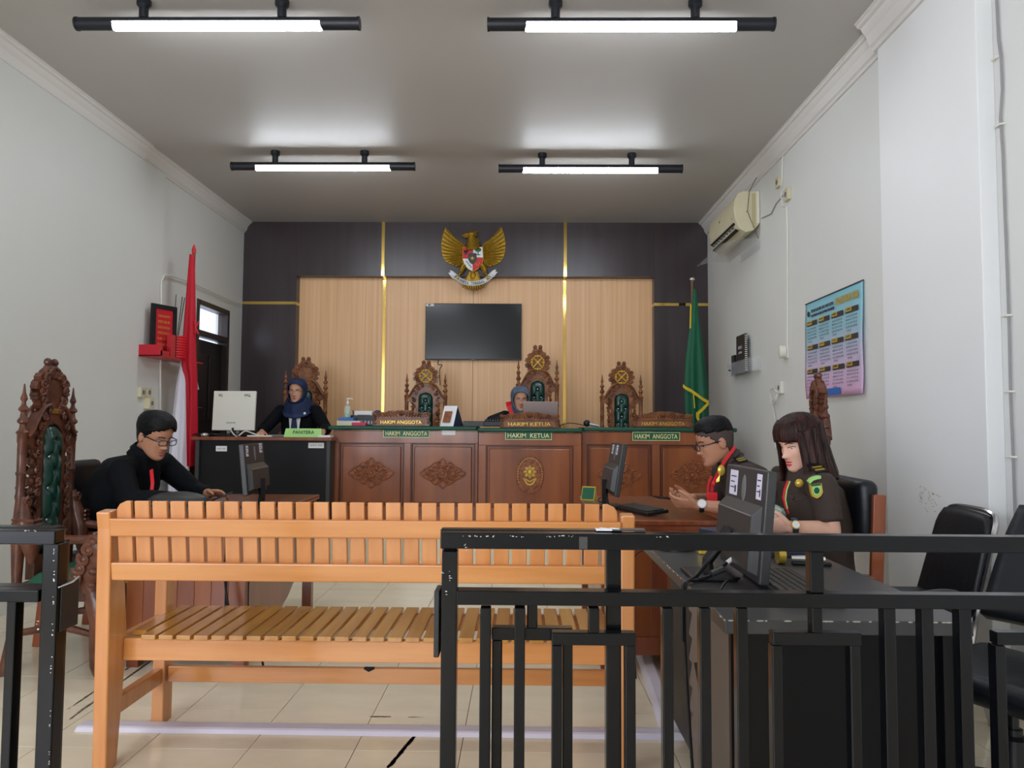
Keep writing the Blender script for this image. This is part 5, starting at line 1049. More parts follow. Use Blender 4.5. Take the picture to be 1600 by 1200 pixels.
# ================================================================== CHAIRS
def wood_chair(label, loc, rz, group):
    t = thing('padded_chair', label, 'chair', loc, rz, group); w_ = .235
    def pad(c, d, name):
        g = G()
        def f(u, v): return None
        n = 12; g.boxc(c, d); o = g.build(name, 'black_soft', t, bevel=.035, seg=4); return o
    pad((0, -.225, .87), (.42, .085, .27), 'backrest'); pad((0, .03, .455), (.44, .44, .09), 'seat')
    for s in (-1, 1):
        G().add([(s * w_ + dx, y, z) for z, yy in ((0, -.27), (.45, -.23), (.95, -.255)) for dx, y in ((-.014, yy - .022), (.014, yy - .022), (.014, yy + .028), (-.014, yy + .028))],
                [(3, 2, 1, 0), (8, 9, 10, 11)] + [(b_ + i, b_ + (i + 1) % 4, b_ + 4 + (i + 1) % 4, b_ + 4 + i) for b_ in (0, 4) for i in range(4)]).build('rear_leg', 'cherry', t, smooth=False, bevel=.005)
        G().box(s * w_ - .014, s * w_ + .014, .16, .21, 0, .60).build('front_leg', 'cherry', t, smooth=False, bevel=.005)
        G().box(s * w_ - .025, s * w_ + .025, -.23, .24, .60, .625).build('armrest', 'cherry', t, smooth=False, bevel=.008)
        G().box(s * w_ - .012, s * w_ + .012, -.2, .2, .36, .41).build('side_rail', 'cherry', t, smooth=False)
    G().box(-w_ + .014, w_ - .014, .17, .195, .35, .405).build('front_rail', 'cherry', t, smooth=False)
    return t
wc1 = wood_chair('black padded chair with wooden frame under woman in brown uniform', (1.225, 3.40, 0), radians(90 - 4), 'padded wooden chairs of the lawyers')
for lb, loc, rz in (('black padded chair with wooden frame under man in brown uniform', (1.23, 4.17, 0), radians(90)), ('black padded chair with wooden frame under man in black jacket', (-2.38, 4.45, 0), radians(-90))):
    dup(wc1, loc, rz, lb)
# stacking chair
sc = thing('stacking_chair', 'black vinyl stacking chair with chrome frame by right wall', 'chair', (1.70, 3.45, 0), radians(90))
def sback(u, v):
    z = .45 + .40 * v; w_ = .215 * (1 - .10 * v); 
    if v > .8: w_ *= sqrt(max(0, 1 - ((v - .8) / .2) ** 2 * .35))
    x = (2 * u - 1) * w_; return (x, -.18 - .11 * v, z + .012 * (1 - (2 * u - 1) ** 2) * v)
o = G().grid(sback, 16, 12).build('backrest', 'black_soft', sc, ang=180); so_ = o.modifiers.new('s', 'SOLIDIFY'); so_.thickness = .035; so_.offset = 0
G().boxc((0, .02, .455), (.43, .42, .05)).build('seat', 'black_soft', sc, bevel=.02, seg=3)
fr = smooth_pts([(-.225, -.16, .30), (-.222, -.20, .5), (-.212, -.26, .72), (-.19, -.30, .83), (-.13, -.312, .862), (0, -.316, .868), (.13, -.312, .862), (.19, -.30, .83), (.212, -.26, .72), (.222, -.20, .5), (.225, -.16, .30)], 5)
G().tube(fr, .0125, 8).build('back_frame', 'chrome', sc)
for s in (-1, 1):
    G().tube([(s * .225, -.16, .30), (s * .22, -.24, 0)], .0125, 8).build('rear_leg', 'chrome', sc); G().tube([(s * .22, -.14, .42), (s * .22, .18, .41), (s * .225, .22, .36), (s * .225, .25, 0)], .0125, 8).build('front_leg', 'chrome', sc)
# swivel chair
sw = thing('swivel_chair', 'black swivel office chair with loop armrests at right edge', 'chair', (1.57, 2.5, 0), radians(118))
G().boxc((0, .0, .42), (.48, .46, .09)).build('seat', 'black_soft', sw, bevel=.04, seg=4)
def swb(u, v): z = .55 + .38 * v; return ((2 * u - 1) * .22 * (1 - .15 * v ** 3), -.22 - .20 * v - .02 * (1 - (2 * u - 1) ** 2), z)
o = G().grid(swb, 12, 12).build('backrest', 'black_soft', sw, ang=180); so_ = o.modifiers.new('s', 'SOLIDIFY'); so_.thickness = .06; so_.offset = 0
G().tube(smooth_pts([(0, -.1, .385), (0, -.26, .40), (0, -.3, .55), (0, -.30, .7)]), .02, 8).build('back_support', 'black', sw)
for s in (-1, 1): G().tube(smooth_pts([(s * .23, .15, .40), (s * .28, .2, .50), (s * .28, .14, .60), (s * .28, -.02, .625), (s * .28, -.18, .60), (s * .28, -.2, .48), (s * .23, -.14, .39)], 6), .024, 10).build('armrest', 'black', sw)
G().lathe([(.026, .1), (.026, .27), (.016, .27), (.016, .38)], 14).lathe([(.05, .06), (.04, .24), (.03, .25)], 14).build('gas_column', 'black', sw)
G().box(-.09, .09, -.1, .1, .36, .378).build('seat_plate', 'dgrey', sw, smooth=False)
for k in range(5):
    a_ = 2 * pi * k / 5 + .3; c_, s_ = cos(a_), sin(a_); G().tube([(0, 0, .105), (.15 * c_, .15 * s_, .09), (.27 * c_, .27 * s_, .062)], [.028, .022, .016], 8).build('base_arm', 'black', sw)
    G().ball((.27 * c_, .27 * s_, .0265), (.026, .026, .026), 10, 8).build('caster', 'black', sw)
# ================================================================== PEOPLE
HZ = [(-.118, .012, .064, .045), (-.112, .026, .077, .030), (-.10, .040, .084, .005), (-.085, .050, .085, -.03), (-.065, .058, .083, -.062), (-.04, .064, .083, -.078), (-.015, .069, .084, -.088), (.01, .072, .084, -.095), (.035, .0745, .088, -.1), (.06, .073, .084, -.097), (.08, .066, .073, -.086), (.095, .055, .058, -.070), (.107, .038, .036, -.046), (.115, .012, .008, -.016)]
def hprof(z):
    z = max(HZ[0][0], min(HZ[-1][0], z)); return interp([(a, b, c, d) for a, b, c, d in HZ], z)
BUMPS = [(0, -.012, .011, .0075, .022), (0, -.036, .025, .0105, .0125), (.013, -.041, .008, .007, .007), (-.013, -.041, .008, .007, .007), (.031, -.002, -.010, .017, .012), (-.031, -.002, -.010, .017, .012), (.031, -.001, .006, .011, .007), (-.031, -.001, .006, .011, .007),
         (.03, .018, .004, .02, .007), (-.03, .018, .004, .02, .007), (0, -.063, .006, .018, .006), (0, -.076, .006, .014, .006), (0, -.0695, -.004, .02, .003), (0, -.098, .006, .018, .012), (.042, -.032, .004, .016, .016), (-.042, -.032, .004, .016, .016), (0, -.054, -.002, .006, .006), (0, -.086, -.004, .016, .006)]
def bump(x, z): return sum(a * exp(-((x - bx) / sx) ** 2 - ((z - bz) / sz) ** 2) for bx, bz, a, sx, sz in BUMPS)
def hpt(phi, z, off=0, zz=None):
    X0, yf, yb = hprof(z); yc = yf * .42 + yb * .58; c, s = cos(phi), sin(phi); e = 2 / 2.25
    x = X0 * (abs(s) ** e) * (1 if s > 0 else -1); y = yc + ((yf - yc) if c > 0 else (yc - yb)) * (abs(c) ** e) * (1 if c > 0 else -1)
    if c > 0: y += bump(x, z) * min(1, c * 2.5)
    n = V((s, c, max(-.3, min(1.6, (z - .02) / .07)) if z > .02 else 0)).normalized(); return V((x, y, z)) + n * off
def fyy(x, z):
    X0, yf, yb = hprof(z); yc = yf * .42 + yb * .58; return yc + (yf - yc) * max(0, 1 - (abs(x) / X0) ** 2.25) ** (1 / 2.25) + bump(x, z)
def zs(n, z0=-.118, z1=.115): return [z0 + (z1 - z0) * (.5 - .5 * cos(pi * i / n)) * 1.0 for i in range(n + 1)]
def head_g(g, T):
    N = 56; Z = zs(52); vs = [hpt(2 * pi * i / N, z) for z in Z for i in range(N)]; m = len(Z)
    fs = [(j * N + i, (j + 1) * N + i, (j + 1) * N + (i + 1) % N, j * N + (i + 1) % N) for j in range(m - 1) for i in range(N)] + [tuple(range(N)), tuple((m - 1) * N + i for i in range(N - 1, -1, -1))]
    g.add(vs, [f[::-1] for f in fs], T)
    for s in (-1, 1): g.ball((s * .074, -.012, -.012), (.009, .019, .03), 10, 8, T)
def patch(cx, cz, rx, rz, off, T, name, m, parent, n=14, sup=2):
    g = G(); vs = [V((cx, fyy(cx, cz) + off, cz))]; fs = []
    for r in (.5, 1):
        for i in range(n):
            a_ = 2 * pi * i / n; x, z = cx + rx * r * cos(a_), cz + rz * r * sin(a_); vs.append(V((x, fyy(x, z) + off * (1 if r < 1 else .3), z)))
    for i in range(n): j = (i + 1) % n; fs += [(0, 1 + j, 1 + i), (1 + i, 1 + j, 1 + n + j, 1 + n + i)]
    return g.add(vs, fs, T).build(name, m, parent, ang=180)
def strip(pts, wd, off, T, name, m, parent):
    g = G(); g.tube([T @ V((x, fyy(x, z) + off, z)) for x, z in pts], wd, 6); return g.build(name, m, parent)
def loft(g, st, lat, T=None, n=20):
    """stations (centre, half width, half depth); lat = sideways axis"""
    lat = V(lat).normalized(); vs = []; m = len(st); C_ = [V(s[0]) for s in st]
    for i, (c, rx, ry) in enumerate(st):
        d = (C_[min(i + 1, m - 1)] - C_[max(i - 1, 0)]).normalized(); b_ = d.cross(lat).normalized(); l_ = b_.cross(d)
        for k in range(n): a_ = 2 * pi * k / n; vs.append(V(c) + l_ * (rx * cos(a_)) + b_ * (ry * sin(a_)))
    fs = [(i * n + k, i * n + (k + 1) % n, (i + 1) * n + (k + 1) % n, (i + 1) * n + k) for i in range(m - 1) for k in range(n)] + [tuple(range(n - 1, -1, -1)), tuple((m - 1) * n + k for k in range(n))]
    return g.add(vs, fs, T)
def limb(g, pts, rad, T=None, n=12):
    g.tube(pts, rad, n, T)
    for p_, r in zip(pts, rad): g.ball(tuple(T @ V(p_)) if T is not None else tuple(p_), r * .99, 12, 8)
def hand(g, W, d, nrm, thumb, curl=.7, sc=1.0, spread=.0):
    """W wrist, d towards fingers, nrm palm normal (towards what it holds), thumb = side of the thumb"""
    W = V(W); d = V(d).normalized(); nrm = V(nrm); nrm = (nrm - d * nrm.dot(d)).normalized(); s = V(thumb); s = (s - d * s.dot(d) - nrm * s.dot(nrm)).normalized()
    loft(g, [(W - d * .02, .026 * sc, .019 * sc), (W + d * .01, .028 * sc, .018 * sc), (W + d * .045 * sc, .039 * sc, .016 * sc), (W + d * .085 * sc, .042 * sc, .013 * sc), (W + d * .095 * sc, .036 * sc, .009 * sc)], s)
    for k, (o_, L_) in enumerate(((.030, .073), (.0105, .082), (-.0095, .077), (-.029, .060))):
        b0 = W + d * .085 * sc + s * o_ * sc; a_ = curl * (.45 + .08 * k); p_ = b0 - d * .025; pts = [p_, b0]; seg = [.44, .32, .24]; q = b0
        for j in range(3):
            aa = a_ * (j + .6); dd = d * cos(aa) + nrm * sin(aa) + s * (o_ * spread); q = q + dd.normalized() * (L_ * seg[j] * sc); pts.append(q)
        g.tube(pts, [.009 * sc, .0095 * sc, .0085 * sc, .008 * sc, .0066 * sc], 8); g.ball(tuple(q), .0066 * sc, 8, 6)
    b0 = W + d * .022 * sc + s * .028 * sc; dd = (d * .72 + s * .6 + nrm * .35).normalized(); q1 = b0 + dd * .038 * sc; d2 = (d * .9 + s * .15 + nrm * .45).normalized(); q2 = q1 + d2 * .03 * sc; q3 = q2 + (d * .9 + nrm * .5).normalized() * .022 * sc
    g.tube([b0 - dd * .02, b0, q1, q2, q3], [.013 * sc, .0145 * sc, .0115 * sc, .0098 * sc, .0075 * sc], 8); g.ball(tuple(q3), .0075 * sc, 8, 6)
def basis(f, roll=0):
    f = V(f).normalized(); r = f.cross(V((0, 0, 1))).normalized(); u = r.cross(f); R = Matrix((r, f, u)).transposed().to_4x4(); return R @ Matrix.Rotation(roll, 4, 'Y')
class Person:
    def __init__(s, label, loc, rz, head, face, hs, skin, J, vox=.0055):
        """all joints in room coordinates"""
        s.t = thing('person', label, 'person', loc, rz); s.I = (Matrix.Translation(loc) @ Matrix.Rotation(rz, 4, 'Z')).inverted(); s.J = J; s.vox = vox; s.skin = skin
        s.H = s.I @ Matrix.Translation(head) @ basis(face) @ Matrix.Scale(hs, 4); s.hs = hs; s.lat = V(J['sr']) - V(J['sl'])
        j = {k: V(v) for k, v in J.items() if isinstance(v, tuple)}; s.j = j
        g = G(); head_g(g, s.H); hb = s.H @ V((0, -.025, -.06)); I = s.I
        loft(g, [(I @ j['neck'] - V((0, 0, .05)), .085, .07), (I @ j['neck'], .062, .06), ((I @ j['neck']) * .45 + hb * .55, .054, .056), (hb, .053, .058), (s.H @ V((0, -.02, -.02)), .05, .055)], I.to_3x3() @ s.lat)
        sp = [V(p) for p in J['spine']]; lt = I.to_3x3() @ s.lat
        loft(g, [(I @ p_, w_, d_) for p_, (w_, d_) in zip(sp + [j['neck'] - V((0, 0, .03))], ((.14, .10), (.13, .09), (.14, .095), (.15, .10), (.10, .07)))], lt)
        for a_ in 'lr':
            S, E_, W_ = j['s' + a_], j['e' + a_], j['w' + a_]
            limb(g, [I @ (j['neck'] * .5 + S * .5 - V((0, 0, .02))), I @ S, I @ (S * .5 + E_ * .5), I @ E_], [.05, .05, .043, .037]); limb(g, [I @ E_, I @ (E_ * .65 + W_ * .35), I @ W_], [.037, .038, .0255])
            hd = J['h' + a_]; R3 = I.to_3x3(); hand(g, I @ W_, R3 @ V(hd[0]), R3 @ V(hd[1]), R3 @ V(hd[2]), hd[3], J.get('hsc', 1.0))
        s.body = mesh_obj(fuse(g, vox, 2, .5), 'body', skin, s.t)
    def face(s, lips='lip', brow='hair', look_down=True, eye_open=.6, hair='hair', bw=.0028):
        T = s.H; t = s.t
        for q in (-1, 1):
            patch(q * .031, -.003, .0135, .0058 * eye_open + .001, .0016, T, 'eye', 'eyew', t)
            patch(q * .031, -.0035 - (.001 if look_down else 0), .0058, .0056 * eye_open + .0008, .0026, T, 'iris', 'iris', t)
            strip([(q * .017, -.001), (q * .024, .0035 * eye_open + .001), (q * .032, .0045 * eye_open + .001), (q * .041, .0025), (q * .046, -.001)], .0014, .0022, T, 'eyelashes', 'hair', t)
            strip([(q * .014, .017), (q * .024, .021), (q * .034, .0215), (q * .045, .0165)], bw, .0015, T, 'eyebrow', brow, t)
        patch(0, -.064, .021, .0048, .0018, T, 'upper_lip', lips, t); patch(0, -.0745, .018, .0055, .0018, T, 'lower_lip', lips, t)
        g = G()
        for q in (-1, 1): g.ball((q * .0065, fyy(q * .0065, -.045) - .0006, -.0455), (.003, .002, .002), 6, 4, T)
        g.build('nostrils', 'doorf', t)
    def glasses(s, m='glasses', rim=.0016, w_=.024, h_=.015, half=False):
        T = s.H; g = G()
        for q in (-1, 1):
            pts = []
            for k in range(20):
                a_ = 2 * pi * k / 20; c, n_ = cos(a_), sin(a_); pts.append(T @ V((q * .032 + w_ * abs(c) ** .7 * (1 if c > 0 else -1), .103 - .35 * (abs(q * .032 + w_ * c) - .03) ** 1 * .3, -.004 + h_ * abs(n_) ** .7 * (1 if n_ > 0 else -1))))
            g.tube(pts, rim * s.hs, 5, closed=True); g.tube([T @ V((q * .056, .096, .004)), T @ V((q * .074, .08, .004)), T @ V((q * .079, .0, .002)), T @ V((q * .078, -.02, -.008))], rim * 1.2 * s.hs, 5)
        g.tube([T @ V((-.009, .104, 0)), T @ V((0, .107, .002)), T @ V((.009, .104, 0))], rim * s.hs, 5); gf = g.build('glasses', m, s.t)
        for q in (-1, 1): G().add([(q * .032 + w_ * .92 * cos(2 * pi * k / 12), .1025 - .1 * (abs(q * .032 + w_ * cos(2 * pi * k / 12)) - .03) * .9, -.004 + h_ * .9 * sin(2 * pi * k / 12)) for k in range(12)], [tuple(range(12))], T).build('lens', 'glass', gf, smooth=False)
    def haircap(s, zl, off, name='hair', m='hair', rip=0, T=None, z1=.115):
        N = 72; Z = zs(44, -.10, z1); vs = []; fs = []; T = T or s.H
        for j, z in enumerate(Z):
            for i in range(N):
                ph = 2 * pi * i / N; o_ = off(ph, z) if callable(off) else off; vs.append(hpt(ph, z, o_ + (rip * sin(ph * 26 + z * 30) if rip else 0)))
        keep = lambda i, z: z > zl(abs(((2 * pi * (i + .5) / N + pi) % (2 * pi)) - pi))
        for j in range(len(Z) - 1):
            for i in range(N):
                if keep(i, (Z[j] + Z[j + 1]) / 2): fs.append((j * N + i, j * N + (i + 1) % N, (j + 1) * N + (i + 1) % N, (j + 1) * N + i))
        fs.append(tuple((len(Z) - 1) * N + i for i in range(N)))
        used = sorted({v for f in fs for v in f}); mp = {v: k for k, v in enumerate(used)}
        o = G().add([vs[v] for v in used], [tuple(mp[v] for v in f)[::-1] for f in fs], T).build(name, m, s.t, recalc=True, ang=180); q = o.modifiers.new('s', 'SOLIDIFY'); q.thickness = .012 * s.hs; q.offset = -1; return o
    def clothes(s, name, m, sleeve=1.0, ease=.02, collar=True, widths=None, sh=.068, cuff=.036, lower=True, hem=None):
        g = G(); I = s.I; j = s.j; J = s.J; lt = I.to_3x3() @ s.lat; sp = [V(p) for p in J['spine']]; w_ = widths or ((.185, .14), (.18, .135), (.19, .135), (.185, .13), (.12, .09))
        loft(g, [(I @ p_, a_, b_) for p_, (a_, b_) in zip(sp + [j['neck'] - V((0, 0, .035)), j['neck'] + V((0, 0, .012))], tuple(w_) + ((.078, .074),))], lt, n=24)
        for a_ in 'lr':
            S, E_, W_ = j['s' + a_], j['e' + a_], j['w' + a_]; e1 = min(1, sleeve / 1.0)
            if sleeve <= 1: En = S + (E_ - S) * sleeve; limb(g, [I @ (j['neck'] * .55 + S * .45 - V((0, 0, .025))), I @ S], [.062, sh]); g.tube([I @ S, I @ (S * .5 + En * .5), I @ En], [sh, sh * .92, sh * .86], 14)
            else:
                limb(g, [I @ (j['neck'] * .55 + S * .45 - V((0, 0, .025))), I @ S, I @ (S * .5 + E_ * .5), I @ E_], [.062, sh, sh * .88, sh * .78]); En = E_ + (W_ - E_) * (sleeve - 1); g.tube([I @ E_, I @ (E_ * .5 + En * .5), I @ En], [sh * .78, sh * .72, cuff], 14)
        s.cl = mesh_obj(fuse(g, .009, 3, .5), name, m, s.t); return s.cl
    def legs(s, m='trouser', knee=.42, y=None):
        """seated legs and shoes, in the thing's own frame (+Y forward)"""
        g = G(); hp = s.I @ V(s.J['spine'][0]); z0 = s.t.location.z
        for q in (-1, 1):
            hx = hp.x + q * .09; K_ = V((hx + q * .03, hp.y + knee, .50 if True else 0)); A = V((hx + q * .03, hp.y + knee - .02, .10))
            limb(g, [V((hx, hp.y, hp.z - .0)), V((hx + q * .015, hp.y + knee * .5, .525)), K_], [.10, .085, .064]); limb(g, [K_, V((A.x, A.y + .0, .3)), A], [.064, .058, .045])
        mesh_obj(fuse(g, .012, 3, .5), 'trousers', m, s.t)
        for q in (-1, 1):
            x = hp.x + q * .12; y0 = hp.y + knee - .02; G().ball((x, y0 + .06, .045), (.045, .13, .045), 14, 8).box(x - .035, x + .035, y0 - .05, y0 + .16, 0, .02).build('shoe', 'black', s.t)
    def pt(s, px, py, Y): return s.I @ atY(px, py, Y)
    def ribbon(s, pts, wd, m, name, side=(0, 0, 1), th=.003):
        g = G(); P_ = [V(p_) for p_ in pts]; n = len(P_)
        sd = (s.I.to_3x3() @ V(side)).normalized(); vs = []; fs = []
        for i, p_ in enumerate(P_):
            d = (P_[min(i + 1, n - 1)] - P_[max(i - 1, 0)]).normalized(); q = sd.cross(d).normalized(); nn = d.cross(q).normalized()
            vs += [p_ + q * wd / 2 - nn * th, p_ - q * wd / 2 - nn * th, p_ - q * wd / 2 + nn * th, p_ + q * wd / 2 + nn * th]
        for i in range(n - 1):
            for k in range(4): fs.append((4 * i + k, 4 * i + (k + 1) % 4, 4 * i + 4 + (k + 1) % 4, 4 * i + 4 + k))
        fs += [(3, 2, 1, 0), tuple(4 * (n - 1) + k for k in range(4))]; return g.add(vs, fs).build(name, m, s.t, smooth=False, recalc=True)
    def watch(s, W, d, face_dir, strap='black', dial='paper', r=.02, case=None):
        I = s.I; W = I @ V(W); d = (I.to_3x3() @ V(d)).normalized(); f = I.to_3x3() @ V(face_dir); f = (f - d * f.dot(d)).normalized(); g = G(); l_ = d.cross(f)
        g2 = [W + f * (.031 * cos(a_)) + l_ * (.033 * sin(a_)) for a_ in [2 * pi * k / 20 for k in range(20)]]
        w_ = g.tube(g2, .0055, 6, closed=True).tube([p_ + d * .007 for p_ in g2], .005, 6, closed=True).tube([p_ - d * .007 for p_ in g2], .005, 6, closed=True).build('watch_strap', strap, s.t)
        G().tube([W + f * .027, W + f * .038], r * 1.15, 18).build('watch_case', case or strap, w_); G().tube([W + f * .038, W + f * .0395], r * .92, 18).build('watch_dial', dial, w_)
def head_near(px, py, Y): return atY(px, py, Y)
# ---- man in brown uniform, right, typing on a telephone
hc = (1.04, 4.12, 1.145)
rm = Person('man with glasses and red lanyard in dark brown uniform, holding telephone', (1.25, 4.17, 0), radians(90), hc, (-1, -.06, -.30), 1.06, 'skin2', dict(
    spine=[(1.30, 4.17, .53), (1.31, 4.17, .66), (1.28, 4.17, .80), (1.21, 4.16, .93)], neck=(1.135, 4.14, 1.035), sl=(1.16, 3.955, .975), sr=(1.14, 4.33, .975), el=(1.115, 3.90, .80), er=(1.11, 4.40, .80), wl=(.905, 3.955, .822), wr=(.935, 4.19, .835),
    hl=[(-1, .2, .06), (.1, .65, .6), (-.1, -.3, .9), 1.0], hr=[(-1, -.35, .05), (0, -.5, .7), (-.2, .2, 1), 1.0]), vox=.0045)
rm.face(brow='hair', eye_open=.35); rm.glasses('glasses', .0024, .024, .0155)
def zl_m(a): return .066 - .028 * min(1, a / 1.0) if a < 1.0 else (.038 - .058 * min(1, (a - 1.0) / .45) if a < 1.45 else (.0 if a < 1.75 else -.03 - .035 * min(1, (a - 1.75) / .6)))
rm.haircap(lambda a: zl_m(a) - .003, .0035, 'shaved_sides', 'fade')
rm.haircap(lambda a: .066 if a < .8 else .056 - .03 * min(1, (a - .8) / 2.3), lambda ph, z: .005 + .015 * max(0, min(1, (z - .055) / .04)) * (1 + .1 * cos(ph)), 'hair', 'hair', .0008)
rm.clothes('uniform_shirt', 'uniform', .86, sh=.066); rm.legs()
W_ = [rm.pt(1148, 698, 4.06), rm.pt(1143, 706, 4.045), rm.pt(1134, 718, 4.03), rm.pt(1126, 731, 4.02), rm.pt(1119, 745, 4.015), rm.pt(1113, 758, 4.015), rm.pt(1112, 768, 4.02)]
rm.ribbon(W_, .016, 'redl', 'lanyard', (0, 1, 0)); rm.ribbon([rm.pt(1112, 744, 4.03), rm.pt(1107, 756, 4.02), rm.pt(1105, 776, 4.02)], .010, 'redl', 'lanyard_tail', (0, 1, 0))
q = rm.pt(1113, 776, 4.0); G().boxc(q, (.008, .055, .045), None).build('badge_holder', 'redl', rm.t, bevel=.006); G().ball(tuple(rm.pt(1115, 756, 4.0)), (.012, .012, .014), 10, 8).build('lanyard_clip', 'redl', rm.t)
def slab(P_, c, ux, uz, w_, h_, th, m, name, bev=.002, sub=None, parent=None):
    """small flat patch on clothing: centre c (local), ux/uz room directions"""
    R3 = P_.I.to_3x3(); x = (R3 @ V(ux)).normalized(); z = R3 @ V(uz); z = (z - x * z.dot(x)).normalized(); y = z.cross(x); Mx = Matrix((x, y, z)).transposed().to_4x4(); Mx.translation = c
    o = G().box(-w_ / 2, w_ / 2, -th / 2, th / 2, -h_ / 2, h_ / 2, Mx).build(name, m, parent or P_.t, smooth=False); return o, Mx
o, Mx = slab(rm, rm.I @ V((1.145, 4.02, 1.055)), (1, 0, .25), (0, -1, -.28), .05, .10, .008, 'black', 'epaulette')
for k in (-1, 1): G().box(-.02, .02, -.006, .006, .012 + k * .014, .022 + k * .014, Mx).build('gold_bar', 'brass', o, smooth=False)
G().ball(tuple(rm.pt(1127, 735, 3.985)), (.01, .02, .028), 10, 8).build('shirt_badge', 'brass', rm.t); G().add([rm.pt(1119, 750, 3.985), rm.pt(1125, 741, 3.98), rm.pt(1124, 752, 3.98), rm.pt(1119, 754, 3.985)], [(0, 1, 2, 3)]).build('shirt_pin', 'brass', rm.t, smooth=False)
rm.watch((.925, 3.95, .820), (-1, .15, .02), (0, -1, .35), 'black', 'paper', .021, 'chrome')
# collar
def collar(P_, m, r=.068, h=.05, tilt=.02, name='collar'):
    n = P_.I @ P_.j['neck']; hb = P_.H @ V((0, -.03, -.075)); d = (hb - n).normalized(); g = G(); N = 20; vs = []; fs = []; lt = (P_.I.to_3x3() @ P_.lat).normalized(); b_ = d.cross(lt)
    for j_, (rr, hh) in enumerate(((r * 1.25, -.01), (r * 1.02, h * .6), (r * .97, h), (r * 1.2, h * .45))):
        for k in range(N): a_ = 2 * pi * k / N; vs.append(n + d * hh + lt * rr * cos(a_) + b_ * rr * .95 * sin(a_))
    for j_ in range(3):
        for k in range(N): fs.append((j_ * N + k, j_ * N + (k + 1) % N, (j_ + 1) * N + (k + 1) % N, (j_ + 1) * N + k))
    return g.add(vs, fs).build(name, m, P_.t, recalc=True, ang=60)
collar(rm, 'uniform')
ph = thing('telephone', 'black telephone held by man in brown uniform', 'telephone', (.775, 4.045, .842), radians(10)); G().box(-.075, .075, -.036, .036, 0, .009, Matrix.Rotation(radians(6), 4, 'Y')).build('body', 'black', ph, smooth=False, bevel=.003); G().box(-.07, .07, -.033, .033, .0092, .0096, Matrix.Rotation(radians(6), 4, 'Y')).build('screen', 'screen', ph, smooth=False)
# ---- woman in brown uniform, right front
wr_ = Person('woman with long brown hair in dark brown uniform beside black desk', (1.33, 3.36, 0), radians(86), (1.205, 3.33, 1.16), (-1, -.38, -.36), 1.0, 'skin3', dict(
    spine=[(1.31, 3.36, .53), (1.31, 3.36, .66), (1.29, 3.35, .80), (1.27, 3.35, .93)], neck=(1.24, 3.35, 1.035), sl=(1.235, 3.16, .98), sr=(1.23, 3.52, .98), el=(1.25, 3.11, .805), er=(1.27, 3.60, .80), wl=(1.075, 3.08, .825), wr=(1.10, 3.36, .845),
    hl=[(-1, .25, .05), (-.1, .8, .4), (-.2, -.1, 1), .8], hr=[(-.9, -.5, .1), (0, -.8, .4), (0, .1, 1), .7], hsc=.92), vox=.0045)
wr_.face('lipr', 'hairb', eye_open=.25, bw=.002)
wr_.clothes('uniform_shirt', 'uniform', .82, sh=.064, widths=((.165, .135), (.15, .12), (.165, .135), (.165, .12), (.11, .08))); wr_.legs(); collar(wr_, 'uniform')
wr_.haircap(lambda a: .058 if a < .75 else (.058 - .10 * min(1, (a - .75) / .5) if a < 1.25 else -.09), lambda ph, z: .009 + .006 * max(0, min(1, z / .1)), 'hair', 'hairb', .0012)
def curtain(u, v):
    ph = radians(48 + 264 * u); top = wr_.H @ hpt(ph, .055, .014 + .0012 * sin(u * 200)); e = v ** .8
    s_, c_ = sin(ph), cos(ph); fwd = wr_.I.to_3x3() @ V((-1, -.25, 0)).normalized(); rgt = fwd.cross(V((0, 0, 1))); base = wr_.I @ V((1.235, 3.34, 0))
    R_ = .10 + .02 * v; rb = .105 + .02 * v; L_ = .80 + (.06 if c_ < 0 else 0)
    bot = base + rgt * (R_ * s_) + fwd * (rb * c_ * (1 if c_ < 0 else .75) - (.005 if c_ < 0 else .0) * v); zb = .985 + .025 * max(0, -c_); 
    p_ = top.lerp(V((bot.x, bot.y, top.z)), min(1, e * 1.1)); p_.z = top.z + (zb - top.z) * v; rip = 1 + .02 * sin(u * 150 + v * 3) * v
    p_.x += .004 * sin(u * 90) ; return p_
o = G().grid(curtain, 110, 26).build('hair_length', 'hairb', wr_.t, ang=180); q = o.modifiers.new('s', 'SOLIDIFY'); q.thickness = .014; q.offset = 0
def fringe(u, v):
    ph = radians(-56 + 112 * u); z = .098 - .066 * v - .012 * abs(2 * u - 1) * v; return hpt(ph, z, .017 - .004 * v + .0012 * sin(u * 95))
o = G().grid(fringe, 60, 8, wr_.H).build('hair_fringe', 'hairb', wr_.t, ang=180); q = o.modifiers.new('s', 'SOLIDIFY'); q.thickness = .006; q.offset = 0
o, Mx = slab(wr_, wr_.I @ V((1.225, 3.19, 1.055)), (1, 0, .15), (0, -1, -.35), .048, .10, .010, 'black', 'epaulette')
for k in (-1, 1): G().box(-.019, .019, -.007, .007, .012 + k * .014, .022 + k * .014, Mx).build('gold_bar', 'brass', o, smooth=False)
def onsleeve(pts, m, name, Yq, parent=None, th=.004):
    P3 = [wr_.pt(x, y, Yq + dy) for x, y, dy in pts]; n = len(P3); bk_ = [p_ + (wr_.I.to_3x3() @ V((0, .02, 0))) for p_ in P3]
    return G().add(P3 + bk_, [tuple(range(n)), tuple(range(2 * n - 1, n - 1, -1))] + [(i, i + n, (i + 1) % n + n, (i + 1) % n) for i in range(n)]).build(name, m, parent or wr_.t, smooth=False, recalc=True)
arc = [(1263, 752), (1267, 747), (1273, 744), (1280, 743), (1283, 743.5), (1283, 748), (1277, 749), (1271, 751), (1266, 756)]
onsleeve([(x, y, 0) for x, y in arc], 'limegreen', 'arc_patch', 3.095)
